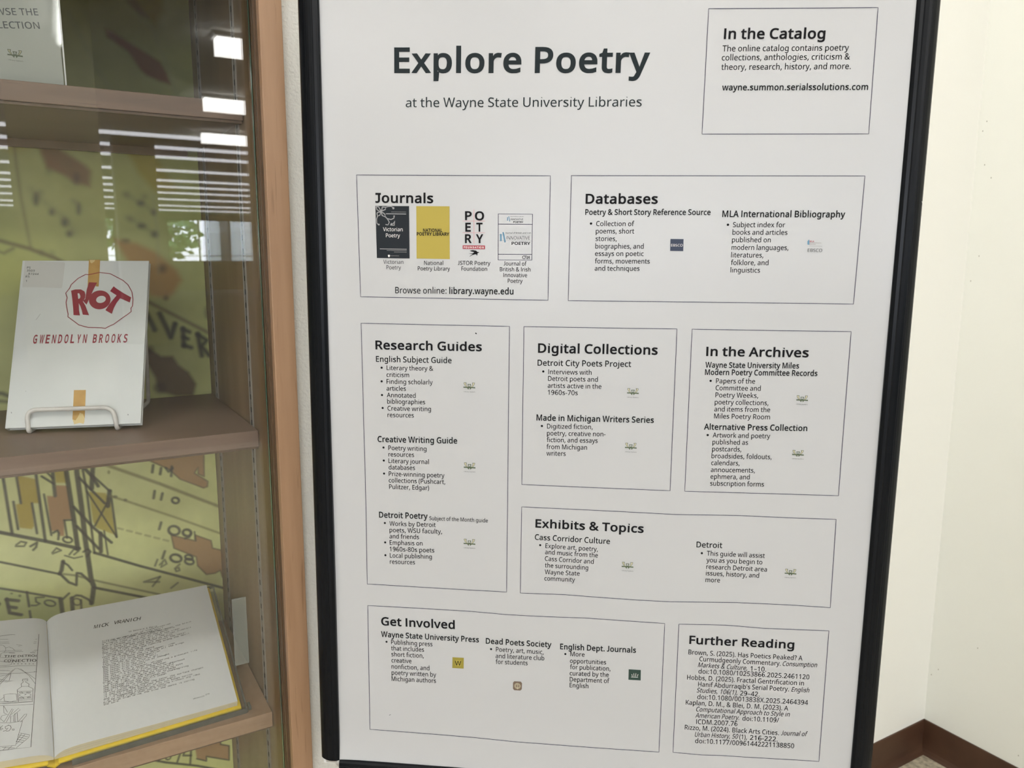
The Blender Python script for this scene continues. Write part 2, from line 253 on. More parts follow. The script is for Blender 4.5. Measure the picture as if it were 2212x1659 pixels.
# ------------------------------------------------------------------ lettering: outline tables (character, advance, contours; 1/1000 em) cut into flat print
FACE_TABLE = r'''! 274 108,205 82,727 191,727 166,205/92,2 81,15 75,33 75,78 81,95 92,108 181,108 191,95 197,78 197,33 191,15 181,2
& 745 283,-10 218,-4 162,13 116,42 82,81 61,130 54,189 59,238 73,280 96,315 128,346 166,375 211,403 150,482 135,511 125,544 122,579 128,626 145,665 173,696 210,720 256,734 310,738 360,734 403,720 438,697 465,666 480,627 486,581 481,541 467,504 444,472 415,443 340,391 537,202 580,274 608,364 698,364 595,145 743,0 622,0 534,86 427,16 384,2 337,-7/285,444 371,510 386,531 394,555 397,581 394,604 386,624 373,641 354,654 332,662 306,665 280,662 256,655 237,642 222,626 213,605 210,580/286,69 328,72 365,79 477,142 265,347 179,281 161,256 151,227 148,192 152,158 164,128 185,103 213,84 247,73
' 229 87,464 66,727 163,727 143,464
( 305 190,-161 143,-98 106,-31 77,42 57,119 45,198 41,279 45,361 57,441 77,519 106,593 143,663 190,727 275,727 231,661 195,591 167,516 147,439 135,360 131,280 135,202 147,125 167,48 195,-25 231,-95 274,-161
) 305 32,-161 75,-95 110,-25 138,48 158,125 170,202 174,280 170,360 158,439 138,516 110,591 74,661 31,727 115,727 162,663 200,593 229,519 249,441 261,361 265,279 261,198 249,119 229,42 200,-31 162,-98 115,-161
, 273 42,-131 71,-4 93,118 188,118 195,107 157,-12 108,-131
- 328 41,233 41,313 287,313 287,233
. 273 92,2 81,15 75,33 75,78 81,95 92,108 181,108 191,95 197,78 197,33 191,15 181,2
/ 379 10,0 281,727 369,727 98,0
0 582 290,-10 233,-4 183,15 142,46 108,89 76,164 56,256 50,365 53,439 61,507 74,566 93,617 119,660 151,694 190,719 236,733 290,738 347,732 397,714 439,683 472,640 506,566 526,474 533,365 530,290 522,223 508,163 489,112 463,69 431,35 392,10 345,-5/290,66 339,74 378,99 407,140 426,198 438,273 442,365 438,455 426,530 407,588 378,629 339,654 290,662 241,654 202,629 174,588 155,530 143,455 139,365 143,273 155,198 174,141 202,99 241,74
1 582 274,0 278,633 137,514 91,574 287,727 361,727 361,0
2 582 49,0 49,74 400,477 408,539 404,575 392,606 373,630 347,647 316,657 280,661 215,653 105,592 57,652 155,712 194,726 235,734 280,737 343,731 397,714 441,686 474,647 493,600 500,544 497,507 490,471 477,437 411,339 314,235 162,86 529,81 529,0
3 582 46,30 46,113 246,65 306,69 353,82 387,103 411,132 426,167 431,209 425,250 407,283 377,307 337,324 287,334 157,337 157,413 228,413 283,418 328,430 364,451 390,479 405,512 410,551 406,583 394,611 375,633 348,649 316,659 278,662 207,654 177,645 95,601 50,662 186,727 230,735 277,737 346,732 403,715 446,686 477,649 496,606 502,557 497,511 484,473 461,440 431,415 394,396 351,383 405,368 448,350 482,324 505,291 520,252 524,207 521,166 511,129 495,94 472,64 441,38 404,17 359,2 306,-7
4 582 370,0 370,165 21,165 21,241 364,731 456,731 456,245 562,245 562,165 456,165 456,0/109,245 370,245 375,635
5 582 253,-10 64,30 64,114 254,66 304,70 347,83 383,104 411,135 427,174 433,223 428,267 413,303 389,332 354,354 308,366 250,371 185,366 126,355 81,384 109,727 473,727 473,646 185,646 168,435 215,442 280,446 350,440 409,421 458,390 495,348 517,295 524,232 516,162 492,103 453,54 398,19 332,-3
6 582 303,-10 259,-6 217,5 178,24 143,52 114,87 89,130 71,182 60,242 56,311 81,514 98,560 120,602 147,641 181,673 221,701 269,721 325,733 389,737 436,735 479,728 479,652 437,661 391,664 347,661 308,653 274,640 245,623 220,602 200,576 146,370 152,370 169,392 217,430 247,444 283,452 324,455 383,449 434,430 477,398 509,354 528,299 535,234 528,164 507,104 472,55 425,19 369,-3/302,65 342,70 377,83 406,106 428,139 442,182 446,234 442,277 430,314 411,344 384,367 348,380 305,385 275,383 247,376 177,137 195,114 216,93 241,78 270,68
7 582 138,0 437,646 45,646 45,727 533,727 533,658 237,0
8 582 293,-10 221,-4 161,13 113,41 78,80 57,128 50,185 52,217 59,246 71,272 201,380 110,454 90,485 77,522 73,564 76,599 86,631 102,658 123,682 149,701 179,717 213,728 250,735 290,737 350,732 402,717 447,692 481,658 501,615 508,563 500,510 439,429 370,385 451,337 510,274 522,249 529,220 532,188 524,132 503,83 467,43 419,14 361,-4/294,420 383,473 403,497 415,526 420,560 416,591 404,617 384,638 358,653 326,662 289,665 254,662 223,653 197,638 177,617 165,591 161,560 169,515/291,61 337,65 375,77 405,96 427,122 440,152 444,187 439,221 425,250 402,275 371,298 275,343 234,323 200,301 173,277 153,251 141,220 137,184 142,151 154,122 175,96 205,77 243,65
9 582 195,-10 148,-8 104,0 104,76 238,66 277,74 311,87 340,104 364,125 385,150 439,356 433,356 416,334 368,297 337,283 301,275 260,272 201,278 151,297 108,329 76,373 57,427 51,492 54,540 64,584 80,623 102,657 129,685 161,708 198,724 238,734 283,737 328,733 369,722 408,702 443,675 473,639 497,596 515,545 526,485 529,416 504,213 487,167 466,125 438,86 405,54 364,26 316,6 260,-6/279,342 310,344 338,351 408,589 391,613 370,633 345,649 316,659 283,662 244,657 209,643 180,620 157,587 144,545 139,493 143,449 155,412 174,382 200,360 236,347
: 273 92,438 81,451 75,469 75,514 81,532 92,545 181,545 191,532 197,514 197,469 191,451 181,438/92,2 81,15 75,33 75,78 81,95 92,108 181,108 191,95 197,78 197,33 191,15 181,2
; 273 90,438 79,451 73,469 73,514 79,532 90,545 179,545 189,532 195,514 195,469 189,451 179,438/32,-131 83,118 179,118 186,107 148,-12 99,-131
? 442 143,205 150,299 177,352 228,405 326,587 316,612 298,632 274,647 244,656 118,646 44,616 12,687 213,737 272,732 322,716 362,689 392,654 410,610 415,559 243,315 220,272 214,205/137,2 127,15 121,33 121,78 127,95 137,108 226,108 236,95 242,78 242,33 236,15 226,2
A 651 0,0 284,730 367,730 650,0 555,0 467,225 179,225 93,0/210,306 440,306 324,635
B 662 99,0 99,727 306,727 390,723 459,709 513,687 551,653 575,607 582,547 578,506 567,471 547,440 520,416 485,397 444,386 550,340 569,321 585,299 597,273 604,242 607,207 599,146 577,95 539,54 489,24 427,6 354,0/190,417 325,417 381,421 423,431 453,448 472,471 484,500 488,537 483,573 469,602 445,623 412,637 367,646 190,649/190,77 337,77 395,82 440,94 471,115 492,143 505,176 509,214 505,249 492,280 470,306 437,325 390,337 330,341 190,341
C 644 396,-10 326,-5 264,10 211,36 165,70 128,114 99,166 79,226 66,292 62,365 67,435 80,500 102,558 133,610 173,654 221,690 277,716 340,732 411,737 485,732 552,718 612,694 575,617 500,645 410,657 338,648 276,622 226,578 189,520 166,448 159,364 166,279 187,208 221,149 270,105 333,79 409,70 500,78 583,99 583,19 499,-3
D 743 99,0 99,727 323,727 393,722 456,709 513,686 563,655 604,615 637,567 662,510 676,444 681,371 675,284 656,209 625,145 581,93 526,52 461,23 386,6 301,0/190,78 289,78 395,90 478,125 537,183 573,263 584,368 576,456 553,527 513,581 458,619 390,641 310,649 190,649
E 566 99,0 99,727 505,727 505,647 190,647 190,420 487,420 487,340 190,340 190,80 505,80 505,0
F 528 99,0 99,727 505,727 505,647 190,647 190,389 486,389 486,309 190,309 190,0
G 741 410,-10 339,-5 275,10 220,35 172,70 133,113 102,164 80,224 67,290 62,364 67,436 82,502 107,561 141,613 184,656 236,691 296,717 363,732 439,737 656,694 621,615 534,645 434,657 353,648 286,622 231,578 190,520 166,448 158,364 161,308 170,257 186,210 208,169 237,134 274,106 318,86 371,73 432,69 513,74 574,87 574,302 414,302 414,384 666,384 666,27
H 754 99,0 99,727 190,727 190,420 563,420 563,727 655,727 655,0 563,0 563,339 190,339 190,0
K 630 99,0 99,727 190,727 190,369 512,727 619,727 331,410 630,0 522,0 265,347 190,282 190,0
L 534 99,0 99,727 190,727 190,81 508,81 508,0
M 924 99,0 99,727 234,727 458,131 690,727 825,727 825,0 734,0 741,636 495,0 420,0 180,637 183,0
N 774 99,0 99,727 205,727 593,125 590,727 675,727 675,0 568,0 179,604 183,0
O 795 398,-10 327,-5 264,11 210,37 165,72 127,116 99,168 78,228 66,293 62,366 66,437 78,502 99,561 127,613 165,656 210,691 265,717 327,733 399,738 468,733 529,718 582,692 628,657 665,613 695,562 716,502 729,437 733,365 729,292 716,227 695,167 665,116 628,72 582,37 529,11 467,-5/398,69 473,78 534,104 579,148 611,207 630,279 636,365 630,450 611,521 579,580 534,623 474,649 399,658 324,649 264,623 217,580 185,521 165,450 159,365 165,279 185,207 217,148 263,104 323,78
P 616 99,0 99,727 291,727 378,721 447,702 499,671 535,629 557,576 564,513 561,474 552,436 537,401 515,368 485,340 446,316 399,298 341,287 190,283 190,0/190,361 327,365 379,376 418,395 447,423 464,461 469,509 464,552 449,587 425,614 389,633 342,645 283,649 190,649
Q 795 564,-173 424,-9 327,-5 264,11 210,37 165,72 127,116 99,168 78,228 66,293 62,366 66,437 78,502 99,561 127,613 165,656 210,691 265,717 327,733 399,738 468,733 529,718 582,692 628,657 665,613 695,562 716,502 729,437 733,365 727,280 709,204 680,137 638,81 586,38 521,8 695,-173/398,69 473,78 534,104 579,148 611,207 630,279 636,365 630,450 611,521 579,580 534,623 474,649 399,658 324,649 264,623 217,580 185,521 165,450 159,365 165,279 185,207 217,148 263,104 323,78
R 633 99,0 99,727 299,727 382,721 448,704 499,676 535,635 557,584 564,520 562,484 555,452 543,424 418,326 618,0 511,0 335,300 190,300 190,0/190,378 299,378 353,382 396,393 429,413 451,440 465,474 469,516 465,559 450,593 427,618 393,634 349,644 190,648
S 559 251,-10 52,24 52,112 143,82 256,69 305,73 346,83 378,101 401,124 415,153 420,186 352,292 192,360 145,388 108,418 82,455 66,499 61,552 64,589 74,622 91,651 113,677 140,698 173,715 209,727 250,735 494,696 465,618 383,646 249,654 215,644 188,628 169,606 158,581 154,551 219,446 448,335 471,313 488,289 501,262 509,230 511,194 503,135 480,85 441,44 389,14 325,-4
T 566 237,0 237,647 10,647 10,727 555,727 555,647 329,647 329,0
U 744 369,-10 285,-2 217,23 162,64 123,118 100,183 92,259 92,727 183,727 183,256 189,201 204,155 231,118 268,91 315,75 374,69 433,75 481,93 517,122 541,160 556,205 561,257 561,727 652,727 652,257 648,208 638,163 621,121 597,83 566,51 528,25 482,5 429,-6
V 611 260,0 0,727 96,727 287,177 305,102 324,177 514,727 611,727 351,0
W 947 205,0 12,727 108,727 253,130 423,727 517,727 693,130 838,727 934,727 740,0 648,0 469,620 297,0
X 597 4,0 245,379 19,727 121,727 299,442 479,727 575,727 350,381 593,0 489,0 296,316 101,0
Y 576 242,0 242,278 0,727 100,727 288,370 478,727 576,727 334,282 334,0
Z 582 39,0 39,69 422,646 51,646 51,727 533,727 533,658 150,81 543,81 543,0
a 571 219,-10 172,-6 131,7 96,29 69,60 52,101 47,152 54,202 75,244 111,277 161,303 227,319 309,326 401,329 398,402 388,434 372,456 349,471 321,480 207,470 134,441 107,508 293,555 354,550 403,535 441,511 467,476 483,430 489,372 489,0 424,0 406,77 353,28 327,11 298,-1 262,-8/239,62 283,66 321,79 354,100 380,130 395,170 400,218 400,267 259,258 212,247 179,231 157,210 144,183 139,151 143,123 152,100 167,83 188,72 212,64
b 626 345,-10 305,-8 270,0 240,13 176,69 169,69 151,0 87,0 87,774 176,774 171,473 240,532 270,545 305,552 345,555 409,547 463,523 509,484 543,429 563,359 570,273 563,187 543,116 508,61 462,21 408,-2/332,64 377,70 413,88 441,118 461,159 474,211 478,274 468,364 441,429 394,468 330,481 278,475 238,458 210,431 191,391 180,340 176,276 180,210 191,159 209,118 238,88 278,70
c 489 305,-10 259,-7 216,3 177,19 142,43 112,73 88,111 70,156 60,209 56,270 60,333 71,387 90,434 115,472 145,503 181,526 221,543 264,553 312,556 392,547 455,526 428,452 371,469 310,478 239,465 189,426 159,361 149,271 153,210 166,160 188,120 218,91 257,73 304,67 383,76 446,99 446,19 385,-3
d 626 280,-10 217,-2 162,21 117,61 83,116 63,186 56,272 63,358 83,429 118,484 163,524 218,548 281,556 321,553 355,546 384,533 450,476 456,476 450,774 540,774 540,0 467,0 454,73 385,14 355,1 320,-7/294,64 346,69 387,85 416,111 435,148 447,196 447,333 436,386 417,427 389,457 347,476 293,482 249,475 213,456 185,424 165,381 153,330 149,270 153,210 165,159 185,118 213,88 250,70
e 574 269,-7 223,4 182,21 145,46 114,77 89,116 71,160 60,212 56,269 59,326 69,377 86,423 109,462 137,495 171,521 209,541 251,552 297,556 342,553 382,542 418,525 449,502 475,474 495,439 510,400 519,357 522,256 149,256 155,199 171,152 196,115 230,88 272,72 323,66 415,76 498,104 498,25 415,-2/151,327 429,327 425,370 414,408 397,439 371,463 338,478 296,483 257,478 223,464 195,441 174,410 159,372
f 350 111,0 111,477 15,477 15,518 111,549 116,644 132,695 158,733 193,758 237,774 288,779 348,773 394,761 371,690 333,701 289,706 262,702 240,692 222,676 210,652 203,620 201,546 338,546 338,477 201,477 201,0
g 626 295,-244 220,-241 155,-229 99,-210 99,-127 157,-151 224,-165 300,-170 344,-165 381,-152 411,-129 433,-98 447,-60 454,72 407,26 350,-1 281,-10 216,-2 160,23 116,64 82,120 63,189 56,272 63,353 82,422 116,479 160,522 215,547 280,556 315,554 347,547 377,536 405,520 429,499 451,473 468,546 540,546 540,-9 533,-81 513,-139 480,-185 433,-218 371,-238/294,63 344,68 384,83 414,107 435,143 448,191 448,339 435,393 413,432 383,459 342,475 292,481 250,475 215,456 186,426 165,385 153,333 149,271 153,209 165,157 186,117 214,87 251,69
h 629 87,0 87,774 176,774 176,547 171,470 177,470 197,496 221,517 249,534 280,545 313,553 347,555 408,550 458,534 497,508 525,470 541,419 547,355 547,0 458,0 458,349 451,407 428,448 389,472 336,481 281,475 239,458 210,429 191,390 180,341 176,282 176,0
i 263 86,726 177,726 177,662/87,0 87,546 176,546 176,0
j 263 86,726 177,726 177,662/22,-244 -22,-241 -56,-232 -56,-160 -24,-167 11,-170 50,-162 65,-152 77,-137 84,-114 87,546 176,546 176,-81 172,-129 160,-169 139,-201 110,-225 71,-240
k 544 87,0 87,774 175,774 171,281 414,546 519,546 298,313 535,0 427,0 237,255 175,201 175,0
l 263 87,0 87,774 176,774 176,0
m 952 87,0 87,546 159,546 172,471 219,519 246,535 275,547 306,554 338,556 397,550 444,533 480,504 505,464 556,516 585,534 617,546 651,553 685,556 742,551 788,535 824,509 849,471 864,419 870,355 870,0 781,0 781,351 774,408 753,448 719,473 670,481 622,476 584,460 556,435 538,400 526,355 522,301 522,0 434,0 434,351 427,408 406,448 371,473 322,481 272,475 234,458 208,430 190,391 180,342 176,283 176,0
n 629 87,0 87,546 159,546 172,471 222,519 250,535 282,547 315,554 349,556 409,551 458,535 497,509 525,471 541,419 547,355 547,0 458,0 458,349 451,407 428,448 389,472 336,481 282,475 240,458 211,430 192,391 180,342 176,283 176,0
o 616 306,-10 260,-7 217,5 178,23 143,48 113,81 89,120 70,165 60,216 56,274 64,357 86,427 124,483 175,523 237,548 310,556 357,552 401,541 440,523 475,498 505,466 529,427 547,382 557,331 561,274 553,190 530,120 492,64 441,23 379,-2/309,64 359,70 399,89 430,121 451,163 464,214 468,274 464,334 451,384 430,426 399,456 358,474 307,481 257,474 217,456 186,426 165,384 153,334 149,274 153,214 166,163 187,121 217,89 258,70
p 626 87,-244 87,546 160,546 172,471 240,532 270,545 305,553 346,556 409,548 463,525 509,486 543,431 563,360 570,274 563,188 543,118 509,62 463,22 409,-2 345,-10 306,-8 271,0 241,14 176,69 170,69 176,-244/332,64 363,67 391,76 414,92 433,112 449,137 462,166 478,275 474,333 461,383 441,425 413,456 376,474 330,481 280,475 241,460 212,434 193,397 181,350 180,212 191,160 209,119 238,88 278,70
q 626 450,-244 455,73 449,73 384,14 354,1 319,-7 278,-10 216,-2 163,21 118,61 83,116 63,186 56,272 63,358 84,429 119,484 164,524 219,548 281,556 321,553 356,545 386,532 451,471 468,546 540,546 540,-244/295,64 346,69 386,85 415,110 435,147 447,194 447,334 436,387 416,428 387,458 346,476 293,482 249,475 212,456 184,424 164,381 153,330 149,270 153,210 165,160 185,119 213,88 250,70
r 421 87,0 87,546 160,546 170,446 242,523 272,541 305,552 341,556 405,550 394,467 335,474 308,472 282,464 257,452 234,434 214,413 198,387 186,358 179,326 176,0
s 488 224,-10 53,24 53,106 132,76 267,65 300,72 325,84 342,100 352,120 304,212 130,289 72,338 61,359 54,383 52,411 58,454 77,490 108,518 150,539 199,552 350,546 431,519 400,448 217,481 189,475 166,465 150,452 141,435 367,272 423,223 433,202 440,178 442,151 435,102 416,62 383,31 339,8 286,-6
t 368 254,-10 175,5 152,17 133,34 116,56 104,84 96,118 94,477 16,477 16,519 95,555 130,671 183,671 183,546 341,546 341,477 183,477 183,161 186,131 194,106 207,87 225,74 245,66 269,63 311,67 345,74 345,6 304,-6
u 629 279,-10 219,-5 169,11 130,37 103,75 86,125 80,188 80,546 171,546 171,194 179,137 201,97 239,72 292,64 346,70 388,87 418,115 437,154 449,203 453,262 453,546 543,546 543,0 469,0 456,72 408,25 379,10 347,-1 314,-8
v 517 207,0 0,546 96,546 256,79 422,546 517,546 310,0
w 800 161,1 11,547 104,547 215,93 352,547 450,547 580,94 697,547 789,547 637,1 533,1 401,453 263,1
x 539 18,0 216,279 27,546 129,546 270,340 409,546 510,546 322,279 520,0 418,0 270,218 119,0
y 519 86,-244 11,-236 11,-165 71,-171 100,-168 126,-159 147,-145 221,-2 1,546 97,546 242,157 261,87 423,546 519,546 284,-75 263,-123 239,-164 210,-199 176,-224 135,-239
z 479 40,0 40,59 333,477 57,477 57,546 432,546 432,479 143,69 439,69 439,0
I 290 99,0 99,727 190,727 190,0
J 400 216,727 306,727 306,215 296,120 262,50 200,5 120,-10 50,-2 20,10 20,90 60,78 120,72 170,85 205,130 216,210
– 500 50,240 50,312 450,312 450,240
’ 210 60,727 150,727 145,660 120,570 95,510 45,510 65,600 75,660'''
_tc = bpy.data.curves.new('type', 'CURVE'); _tc.dimensions = '2D'; _tc.fill_mode = 'FRONT'; _to = bpy.data.objects.new('type', _tc); COL.objects.link(_to)
def fill2d(cs):
    _tc.splines.clear()
    for c in cs:
        sp = _tc.splines.new('POLY'); sp.points.add(len(c) - 1); sp.use_cyclic_u = True
        sp.points.foreach_set('co', np.concatenate([c, np.zeros((len(c), 1)), np.ones((len(c), 1))], 1).reshape(-1))
    _tc.update_tag(); dg = bpy.context.evaluated_depsgraph_get(); dg.update(); ev = _to.evaluated_get(dg); me = ev.to_mesh()
    co = np.empty(len(me.vertices) * 3); me.vertices.foreach_get('co', co); fs = [tuple(p.vertices) for p in me.polygons]; ev.to_mesh_clear()
    return co.reshape(-1, 3)[:, :2].copy(), fs
def read_face(t):
    f = {}
    for ln in t.splitlines():
        ch, rest = ln[0], ln[2:]; adv, _, cs = rest.partition(' ')
        f[ch] = (int(adv) / 1000, [np.array([tuple(map(float, p.split(','))) for p in c.split()]) / 1000 for c in cs.split('/')])
    return f
FACE = read_face(FACE_TABLE)
def sarea(c): x, y = c[:, 0], c[:, 1]; return .5 * float(np.sum(x * np.roll(y, -1) - np.roll(x, -1) * y))
_gc = {}
def glyph(ch, off):
    k = (ch, off)
    if k not in _gc:
        adv, cs = FACE[ch]
        if off:
            sg = np.sign(sarea(max(cs, key=lambda c: abs(sarea(c))))); out = []
            for c in cs:
                e = np.roll(c, -1, 0) - c; e /= np.linalg.norm(e, axis=1)[:, None]; n = np.stack([e[:, 1], -e[:, 0]], 1) * sg
                m = n + np.roll(n, 1, 0); l = np.linalg.norm(m, axis=1)[:, None]; m = m / np.maximum(l, 1e-6); q = np.maximum((m * n).sum(1)[:, None], .6)
                out.append(c + m * off / q)
            cs = out
        _gc[k] = (adv + 1.2 * off, *fill2d(cs))
    return _gc[k]
_cache = {}
def glyphs(text, off=0.0, sp=1.0):
    k = (text, off, sp)
    if k not in _cache:
        x = 0.0; co = []; fs = []; n = 0
        for ch in text:
            if ch == ' ': x += .26 * sp; continue
            adv, c, f = glyph(ch, off); co.append(c + np.array([x, 0])); fs += [tuple(i + n for i in t) for t in f]; n += len(c); x += adv * sp
        _cache[k] = (np.concatenate(co), fs)
    return _cache[k]
CAPH = .727
def put_text(mb, S, text, p0, p1, cap, m, off=0.0, italic=0.0, lato=True, sp=1.0, lift=0.0, flip=1):
    """ink of the line from p0 to p1 (baseline ends, in the sheet's own metres), capital height cap"""
    co, fs = glyphs(text, off, sp); co = co.copy()
    if lato:                                                 # slightly lower x-height
        y = co[:, 1]; co[:, 1] = np.where(y < 0, y, np.where(y < .546, y * .955, .5214 + (y - .546) * (CAPH - .5214) / (CAPH - .546)))
    k = cap / (CAPH + (off if not lato else 0))
    co[:, 1] *= k
    x0, x1 = co[:, 0].min(), co[:, 0].max()
    p0 = np.asarray(p0, float); p1 = np.asarray(p1, float); L = np.linalg.norm(p1 - p0); d = (p1 - p0) / L; q = np.array([-d[1], d[0]])
    q = q * flip
    X = (co[:, 0] - x0) / (x1 - x0) * (L - abs(italic) * cap) + italic * co[:, 1]
    pts = [S(p0[0] + d[0] * a + q[0] * b, p0[1] + d[1] * a + q[1] * b, lift) for a, b in zip(X, co[:, 1])]
    mb.add(pts, fs, m)
def put_mono(mb, S, text, p0, p1, cap, m, off=0.0, italic=0.0, slot=.86, lift=0.0):
    p0 = np.asarray(p0, float); p1 = np.asarray(p1, float); L = np.linalg.norm(p1 - p0); d = (p1 - p0) / L; q = np.array([-d[1], d[0]])
    st = L / len(text)
    for i, ch in enumerate(text):
        if ch == ' ': continue
        co, fs = glyphs(ch, off); co = co.copy(); k = cap / CAPH; w = (co[:, 0].max() - co[:, 0].min()) * k
        cx = (co[:, 0].max() + co[:, 0].min()) / 2; kx = k * min(1.35, slot * st / max(w, 1e-6)) if ch not in 'il.,\'1I' else k
        X = (i + .5) * st + (co[:, 0] - cx) * kx + italic * co[:, 1] * k; Y = co[:, 1] * k
        mb.add([S(p0[0] + d[0] * a + q[0] * b, p0[1] + d[1] * a + q[1] * b, lift) for a, b in zip(X, Y)], fs, m)
def ribbon(mb, S, pts, w, m, closed=False, sub=0.0, lift=0.0):
    pts = [np.asarray(p, float) for p in pts]
    if closed: pts = pts + [pts[0]]
    if sub:
        q = []
        for a, b in zip(pts, pts[1:]):
            k = max(1, int(np.linalg.norm(b - a) / sub)); q += [a + (b - a) * i / k for i in range(k)]
        pts = q + [pts[-1]]
    n = len(pts); L = []
    for i in range(n):
        if closed and i in (0, n - 1): a, b = pts[-2], pts[1]
        else: a, b = pts[max(i - 1, 0)], pts[min(i + 1, n - 1)]
        t = b - a; l = np.linalg.norm(t); t = t / l if l > 1e-9 else np.array([1, 0]); nn = np.array([-t[1], t[0]]) * w / 2
        L += [S(*(pts[i] + nn), lift), S(*(pts[i] - nn), lift)]
    mb.add(L, [(2 * i, 2 * i + 1, 2 * i + 3, 2 * i + 2) for i in range(n - 1)], m)
def disc(mb, S, c, r, m, seg=12, ry=None, lift=0.0):
    ry = ry or r
    mb.poly([S(c[0] + r * math.cos(2 * math.pi * k / seg), c[1] + ry * math.sin(2 * math.pi * k / seg), lift) for k in range(seg)], m)

# ================================================================== THE SETTING
CS0, CS1 = 1.558, 3.30          # inside faces of the display case
ST0 = 1.530                     # outer edge of its right stile
b = MB(); b.box(W, -0.15, 8.2, -0.62, 4.2, -0.06, 0.0, 'floor_m'); b.box(W, -9.2, 8.2, 4.2, 31.5, -0.06, 0.0, 'carpet'); b.box(W, -9.2, -0.15, -0.62, 4.2, -0.06, 0.0, 'carpet'); struct('floor', b, origin=W(0, 0, 0))
b = MB(); b.box(W, -9.2, 8.2, -0.62, 31.5, ROOM_H, ROOM_H + .06, 'ceiling'); struct('ceiling', b, origin=W(0, 0, ROOM_H))
b = MB()
b.box(W, -0.15, 1.30, -0.62, 0.0, 0.0, ROOM_H, 'wall_smooth'); b.box(W, 1.30, ST0, -0.62, 0.0, 0.0, ROOM_H, 'wall_tex')
b.box(W, CS1 + .028, 8.2, -0.62, 0.0, 0.0, ROOM_H, 'wall_tex')
b.box(W, ST0, CS1 + .028, -0.62, 0.0, 2.06, ROOM_H, 'wall_tex')
b.box(W, ST0, CS1 + .028, -0.62, -0.50, 0.0, 2.06, 'wall_tex')
struct('wall_back', b, origin=W(1, 0, 0))
b = MB(); b.box(W, -0.15, 0.0, 0.0, 2.7, 0.0, ROOM_H, 'wall_cream'); struct('wall_right', b, origin=W(0, 1, 0))
b = MB(); b.box(W, -9.2, -0.15, -0.62, -0.5, 0, ROOM_H, 'wall_cream'); struct('wall_back', b, origin=W(-4, -.5, 0))
# cove baseboards with a curved toe
def cove(name, f, a0, a1, org):
    prof = [(0, .0857), (.0025, .0857), (.0032, .084), (.0032, .022), (.0045, .012), (.0085, .005), (.014, .0018), (.0145, 0), (0, 0)]
    mb = MB(); n = len(prof)
    vs = [f(a, p, z) for a in (a0, a1) for p, z in prof]
    mb.add(vs, [(i, (i + 1) % n, n + (i + 1) % n, n + i) for i in range(n)] + [tuple(range(n)), tuple(range(n, 2 * n))], 'base')
    return struct(name, mb, origin=org)
cove('baseboard_back', lambda a, p, z: W(a, p, z), 0.0, ST0 - .002, W(.7, 0, 0))
cove('baseboard_right', lambda a, p, z: W(p, a, z), 0.0, 2.7, W(0, 1, 0))
# floor behind the photographer, side walls, the far window wall with its glazing
b = MB(); b.box(W, -9.2, 8.2, 31.3, 31.5, 0, 1.05, 'column_m'); b.box(W, -9.2, 8.2, 31.3, 31.5, 2.66, ROOM_H, 'column_m')
b.box(W, -2.3, -.55, 31.3, 31.5, 1.05, 2.66, 'column_m'); b.box(W, -.02, 3.2, 31.3, 31.5, 1.05, 2.66, 'column_m'); b.box(W, 8.0, 8.2, 31.3, 31.5, 1.05, 2.66, 'column_m')
struct('wall_front', b, origin=W(0, 31.4, 0))
b = MB(); b.box(W, -9.35, -9.2, -0.62, 31.5, 0, ROOM_H, 'wall_cream'); struct('wall_far_right', b, origin=W(-9.2, 10, 0))
b = MB(); b.box(W, 8.2, 8.35, -0.62, 31.5, 0, .6, 'wall_cream'); b.box(W, 8.2, 8.35, -0.62, 31.5, 2.5, ROOM_H, 'wall_cream')
b.box(W, 8.2, 8.35, -.62, 7.3, .6, 2.5, 'wall_cream')
for a in LEFT_N: b.box(W, 8.2, 8.35, a + 2.8, a + 3.4, .6, 2.5, 'wall_cream')
b.box(W, 8.2, 8.35, 31.1, 31.5, .6, 2.5, 'wall_cream')
struct('wall_left', b, origin=W(8.2, 10, 0))
def window(n, f, a0, a1, z0, z1, step, org):
    mb = MB(); a = a0
    mb.box(f, a0, a1, -.03, .03, z0, z0 + .05, 'mullion'); mb.box(f, a0, a1, -.03, .03, z1 - .05, z1, 'mullion')
    mb.box(f, a0, a1, -.03, .03, z0 + .22, z0 + .25, 'mullion')
    while a <= a1 + 1e-6: mb.box(f, a - .03, a + .03, -.035, .035, z0, z1, 'mullion'); a += step
    w_ = struct('window_%d' % n, mb, origin=org)
    g = MB(); g.box(f, a0, a1, -.004, .004, z0 + .03, z1 - .03, 'glass'); link('pane', g, w_)
window(1, lambda a, p, z: W(a, 31.4 + p, z), -9.1, -2.3, 1.05, 2.66, 1.13, W(-5, 31.4, 1.2))
window(2, lambda a, p, z: W(a, 31.4 + p, z), -.55, -.02, 1.05, 2.66, .53, W(-.3, 31.4, 1.2))
window(3, lambda a, p, z: W(a, 31.4 + p, z), 3.2, 8.0, 1.05, 2.66, 1.2, W(5.6, 31.4, 1.2))  # unseen window added for daylight from the front
for k in range(7):  # left-hand row lengthened with added windows for more daylight
    n0 = LEFT_N[k]; window(4 + k, lambda a, p, z: W(8.27 + p, a, z), n0, n0 + 2.8, .6, 2.5, 1.4, W(8.27, n0, .6))
for (s0, s1, n0, n1) in ((1.43, 1.93, 4.7, 5.1), (.33, .86, 11.2, 11.6), (-5.2, -4.7, 11.4, 11.9)):
    b = MB(); b.box(W, s0, s1, n0, n1, 0, ROOM_H, 'column_m'); struct('column', b, origin=W((s0 + s1) / 2, (n0 + n1) / 2, 0))

